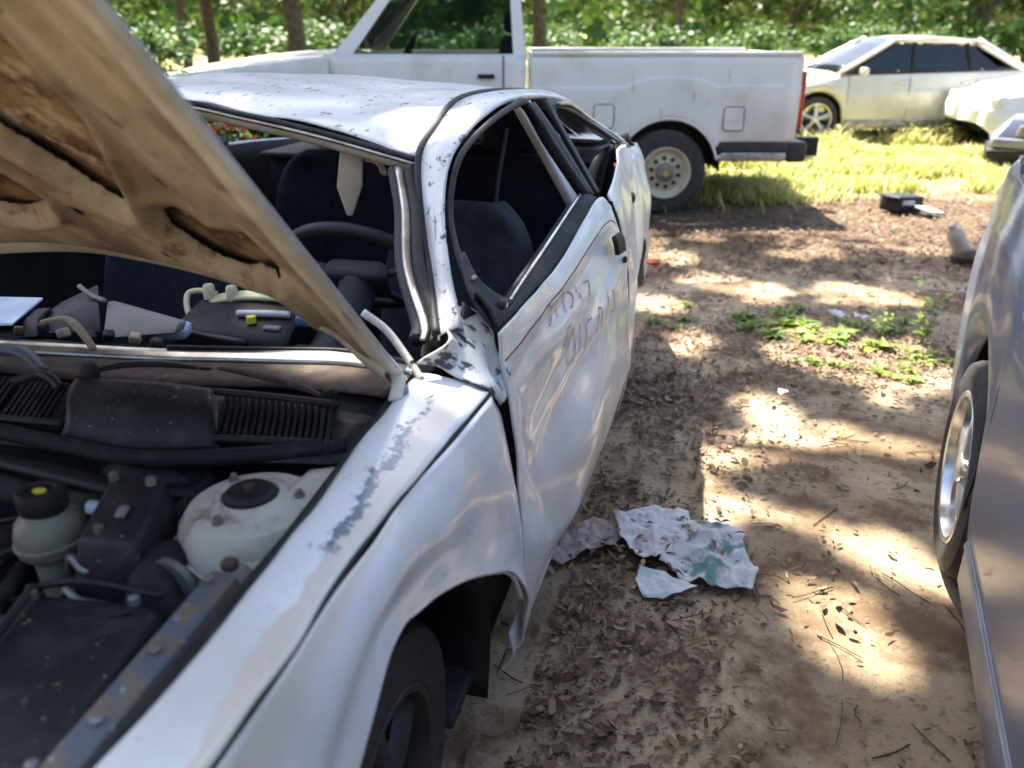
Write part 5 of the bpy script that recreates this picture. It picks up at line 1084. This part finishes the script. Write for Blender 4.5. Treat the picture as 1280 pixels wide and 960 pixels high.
# clearings in the crowns: (point that the sun reaches, radius)
GAPS = [(carw(.80, .37, 1.262), .05), (carw(.73, .34, 1.25), .04), (carw(.78, .24, 1.26), .045), (carw(.10, .105, .89), .05), (carw(.03, .095, .89), .03),
        (carw(.235, .30, .885), .05), (carw(.215, .41, .88), .035), (carw(1.9, .0, .94), .09), (carw(2.1, .0, .9), .09), (carw(1.75, .01, 1.05), .08),
        (np.array([.86, 1.78, 0]), .10), (np.array([.93, 1.70, 0]), .08), (np.array([1.14, 2.15, 0]), .13), (np.array([1.25, 1.93, 0]), .09), (np.array([1.08, 2.94, 0]), .17), (np.array([.82, 2.84, 0]), .14),
        (np.array([1.30, 2.98, 0]), .12), (np.array([1.5, 2.84, 0]), .12), (np.array([1.07, 3.25, 0]), .13), (np.array([1.4, 5.09, 0]), .22), (np.array([1.2, 5.2, 0]), .15), (np.array([2.04, 4.91, 0]), .24), (np.array([2.3, 4.8, 0]), .15),
        (np.array([1.13, 5.8, 0]), .2), (np.array([.88, 4.67, 0]), .15), (np.array([1.57, 3.70, 0]), .22), (np.array([1.9, 3.62, 0]), .24), (np.array([1.72, 3.55, 0]), .2), (np.array([1.42, 3.87, 0]), .18), (np.array([1.6, 4.1, 0]), .2), (np.array([1.85, 3.95, 0]), .14),
        (np.array([2.77, 6.57, 0]), .28), (np.array([2.4, 6.7, 0]), .2), (np.array([3.3, 6.4, 0]), .2), (np.array([3.7, 7.2, 0]), .25), (np.array([2.2, 7.2, 0]), .15), (np.array([2.9, 6.0, 0]), .12), (np.array([2.0, 5.9, 0]), .15),
        (np.array([1.30, 2.10, .35]), .10), (np.array([1.32, 2.25, .5]), .07), (np.array([1.45, 2.6, .8]), .14), (np.array([1.6, 2.9, .95]), .25), (np.array([1.42, 2.0, .6]), .08), (np.array([1.40, 1.6, .35]), .07)]
gr_ = random.Random(5)
GAPS += [(np.array([gr_.uniform(.7, 3.2), gr_.uniform(2.5, 7.3), 0]), gr_.uniform(.05, .15)) for _ in range(34)]
GAPS += [(np.array([.8 + .3 * gr_.random(), 1.5 + gr_.random(), 0]), .05) for _ in range(5)]
def tree(name, base, height, r0, crown, nleaf, lsize, label, m='oak_leaf', grp=None, limbs=9, keep=None, clump=(.32, .6), nclump=240):
    T = empty(name, base, 0, label, 'tree', grp)
    bx, by = base[0], base[1]; c, rx, ry, rz_ = Vector(crown[0]), *crown[1:]
    V, F = [], []
    def limb(P, r):
        P = catmull(P, 10); seg = 8; i0 = len(V)
        for i, p in enumerate(P):
            rr = r[0] + (r[1] - r[0]) * (i / 9) ** .8; t_ = Vector(P[min(9, i + 1)] - P[max(0, i - 1)]).normalized(); a = t_.cross(Vector((.3, .9, .2))).normalized(); b = t_.cross(a)
            for k in range(seg): th = 6.2832 * k / seg; V.append(Vector(p) + (a * math.cos(th) + b * math.sin(th)) * rr * (1 + .12 * math.sin(3 * th + i)))
        for i in range(9):
            for k in range(seg): F.append((i0 + i * seg + k, i0 + i * seg + (k + 1) % seg, i0 + (i + 1) * seg + (k + 1) % seg, i0 + (i + 1) * seg + k))
    cl = c - Vector(base); fork = Vector((cl.x * .25, cl.y * .25, max(height * .35, .3)))
    limb([(0, 0, -.1), (.04, .02, fork.z * .4), (fork.x * .6, fork.y * .6, fork.z * .75), tuple(fork)], (r0, r0 * .7))
    for k in range(limbs):
        a = 6.28 * k / limbs + random.uniform(-.3, .3); tgt = cl + Vector((math.cos(a) * rx * .75, math.sin(a) * ry * .75, random.uniform(-.3, .5) * rz_)); mid_ = fork.lerp(tgt, .5) + Vector((0, 0, .12 * rz_))
        limb([tuple(fork - Vector((0, 0, .1 * height * random.random()))), tuple(fork.lerp(mid_, .5)), tuple(mid_), tuple(tgt)], (r0 * .42, r0 * .06))
    mk('trunk', V, F, 'bark', T)
    # clumps of leaves through the crown volume
    cc = rng.normal(size=(nclump, 3)); cc /= np.linalg.norm(cc, axis=1)[:, None]; cc *= (rng.random(nclump) ** .45)[:, None]; cc = cc * np.array([rx, ry, rz_]) + np.array(c)
    ci_ = rng.integers(0, nclump, nleaf); cr = rng.uniform(*clump, nclump)
    P = cc[ci_] + rng.normal(size=(nleaf, 3)) * cr[ci_][:, None] * np.array([.62, .62, .4])
    if keep is not None: P = P[keep(P)]
    n = len(P)
    A = rng.uniform(0, 2 * np.pi, n); tl = rng.normal(0, .45, n); d = np.stack([np.cos(A) * np.cos(tl), np.sin(A) * np.cos(tl), np.sin(tl)], 1)
    s_ = np.stack([-np.sin(A), np.cos(A), rng.normal(0, .45, n)], 1); s_ /= np.linalg.norm(s_, axis=1)[:, None]
    L_ = rng.uniform(.7, 1.3, n)[:, None] * lsize; P = P - np.array(base)[None]
    VV = np.stack([P - d * L_ * .5, P + s_ * L_ * .32, P + d * L_ * .5, P - s_ * L_ * .32], 1).reshape(-1, 3)
    me = bpy.data.meshes.new('crown'); me.vertices.add(4 * n); me.vertices.foreach_set('co', VV.ravel()); me.loops.add(4 * n); me.loops.foreach_set('vertex_index', np.arange(4 * n)); me.polygons.add(n)
    me.polygons.foreach_set('loop_start', np.arange(n) * 4); me.polygons.foreach_set('loop_total', np.full(n, 4)); me.update(calc_edges=True); me.validate()
    me.materials.append(MAT[m]); o = bpy.data.objects.new('crown', me); COL.objects.link(o); o.parent = T
    return T
Dn = SUN / np.linalg.norm(SUN)
def shade(P):
    ok = np.ones(len(P), bool)
    for T_, r_ in GAPS:
        w = T_[None] - P; k = w @ Dn; q = w - k[:, None] * Dn[None]; dist = np.linalg.norm(q, axis=1)
        ok &= ~((dist < r_ * .75 + .06) & (k > 0))
    g_ = shadow_xy(P); wob = np.array([noise.noise(Vector((x * .7, y * .7, 0))) for x, y in g_])
    lim = np.where(g_[:, 0] > 1.6, 7.7 + wob * .9, 9.5)
    ok &= g_[:, 1] < lim
    return ok & (P[:, 2] > 3.4)
tree('oak_tree', (-6.4, 5.6, 0), 10, .34, ((-2.7, 8.2, 10.8), 4.8, 4.6, 2.0), 42000, .17, 'large oak spreading its crown over the wrecked sedan', keep=shade, nclump=330)
tree('oak_tree', (7.4, 4.6, 0), 10, .3, ((.8, 7.6, 11.6), 4.4, 4.2, 1.8), 38000, .17, 'oak standing past the dark grey car, crown over the lane', keep=shade, nclump=300)
# far woods: one mass of foliage on the horizon
n = 22000; P = np.stack([rng.uniform(-95, 95, n), rng.uniform(62, 80, n), rng.random(n) ** .8 * 13], 1); P[:, 2] *= .7 + .3 * np.sin(P[:, 0] * .35) * np.cos(P[:, 0] * .13)
A = rng.uniform(0, 6.28, n); d = np.stack([np.cos(A), np.sin(A) * .4, rng.normal(0, .5, n)], 1) * rng.uniform(.5, 1.1, n)[:, None]; u2 = np.stack([-np.sin(A) * .3, np.cos(A) * .3, rng.uniform(.5, 1, n)], 1) * .55
VV = np.stack([P - d, P - u2, P + d, P + u2], 1).reshape(-1, 3)
o = mk('far_woods', VV, np.arange(4 * n).reshape(-1, 4), 'shrub_leaf', None, smooth=False); o['kind'] = 'stuff'; tag(o, 'dark green woods closing off the far field', 'woods')
# far tree line and shrubs
for k in range(11):
    x = -26 + k * 6.4 + random.uniform(-1.5, 1.5); y = random.uniform(36, 46); hh = random.uniform(6, 9)
    tree('background_tree', (x, y, 0), hh, .22, ((x, y, hh * .62), 3.6, 3.0, hh * .42), 2600, .5, 'leafy tree in the line across the far field', grp='trees along the far field', limbs=5, clump=(.6, 1.1), nclump=60)
for k in range(16):
    x = -24 + k * 3.6 + random.uniform(-1, 1); y = random.uniform(30, 34)
    tree('background_shrub', (x, y, 0), 1.2, .06, ((x, y, .95), 1.9, 1.3, .8), 1500, .22, 'round shrub at the foot of the far tree line', 'shrub_leaf', grp='shrubs along the far field', limbs=4, clump=(.25, .5), nclump=40)
for (x, y, hh, rr_) in ((-9.5, 14.5, 8.5, 3.6), (-4.2, 17.5, 9, 3.8), (-14, 20, 9.5, 4.2), (.6, 21, 9, 3.6), (-8, 24, 9.5, 4)):  # added trees that keep bright low sky off the wreck's roof
    tree('sky_block_tree', (x, y, 0), hh, .2, ((x, y, hh * .60), rr_, rr_, hh * .36), 7000, .34, 'tall leafy tree added behind the white pickup to block bright sky', grp='added sky-blocking trees behind the pickup', limbs=7, clump=(.5, .9), nclump=110)
for (x, y, hh, rr_) in ((-7, -9, 8, 3.6), (-1, -12, 9, 4.2), (6, -10, 8, 3.8), (12, -7, 8.5, 3.8), (-13, -5, 9, 4)):  # added out-of-view trees: something to reflect in paint and glass, less sky light
    tree('reflection_tree', (x, y, 0), hh, .2, ((x, y, hh * .52), rr_, rr_, hh * .44), 5000, .42, 'unseen leafy tree added facing the nose of the wreck for reflections', grp='added trees facing the wreck nose', limbs=7, clump=(.5, .9), nclump=90)
sh = tree('flowering_shrub', (-2.35, 6.6, 0), .9, .03, ((-2.35, 6.6, .62), .75, .5, .5), 2600, .085, 'green shrub with orange-red blossoms seen through the wreck', 'shrub_leaf', limbs=5, clump=(.12, .25), nclump=40)
V, F = [], []
for _ in range(70):
    p = Vector((random.gauss(.1, .22), random.gauss(-.3, .12), random.gauss(.85, .12)))
    for q in range(5):
        a = 6.28 * q / 5; addleaf(V, F, p, (math.cos(a), -.6, math.sin(a)), .05, .02, .1, .1)
mk('blossoms', V, F, 'blossom', sh)
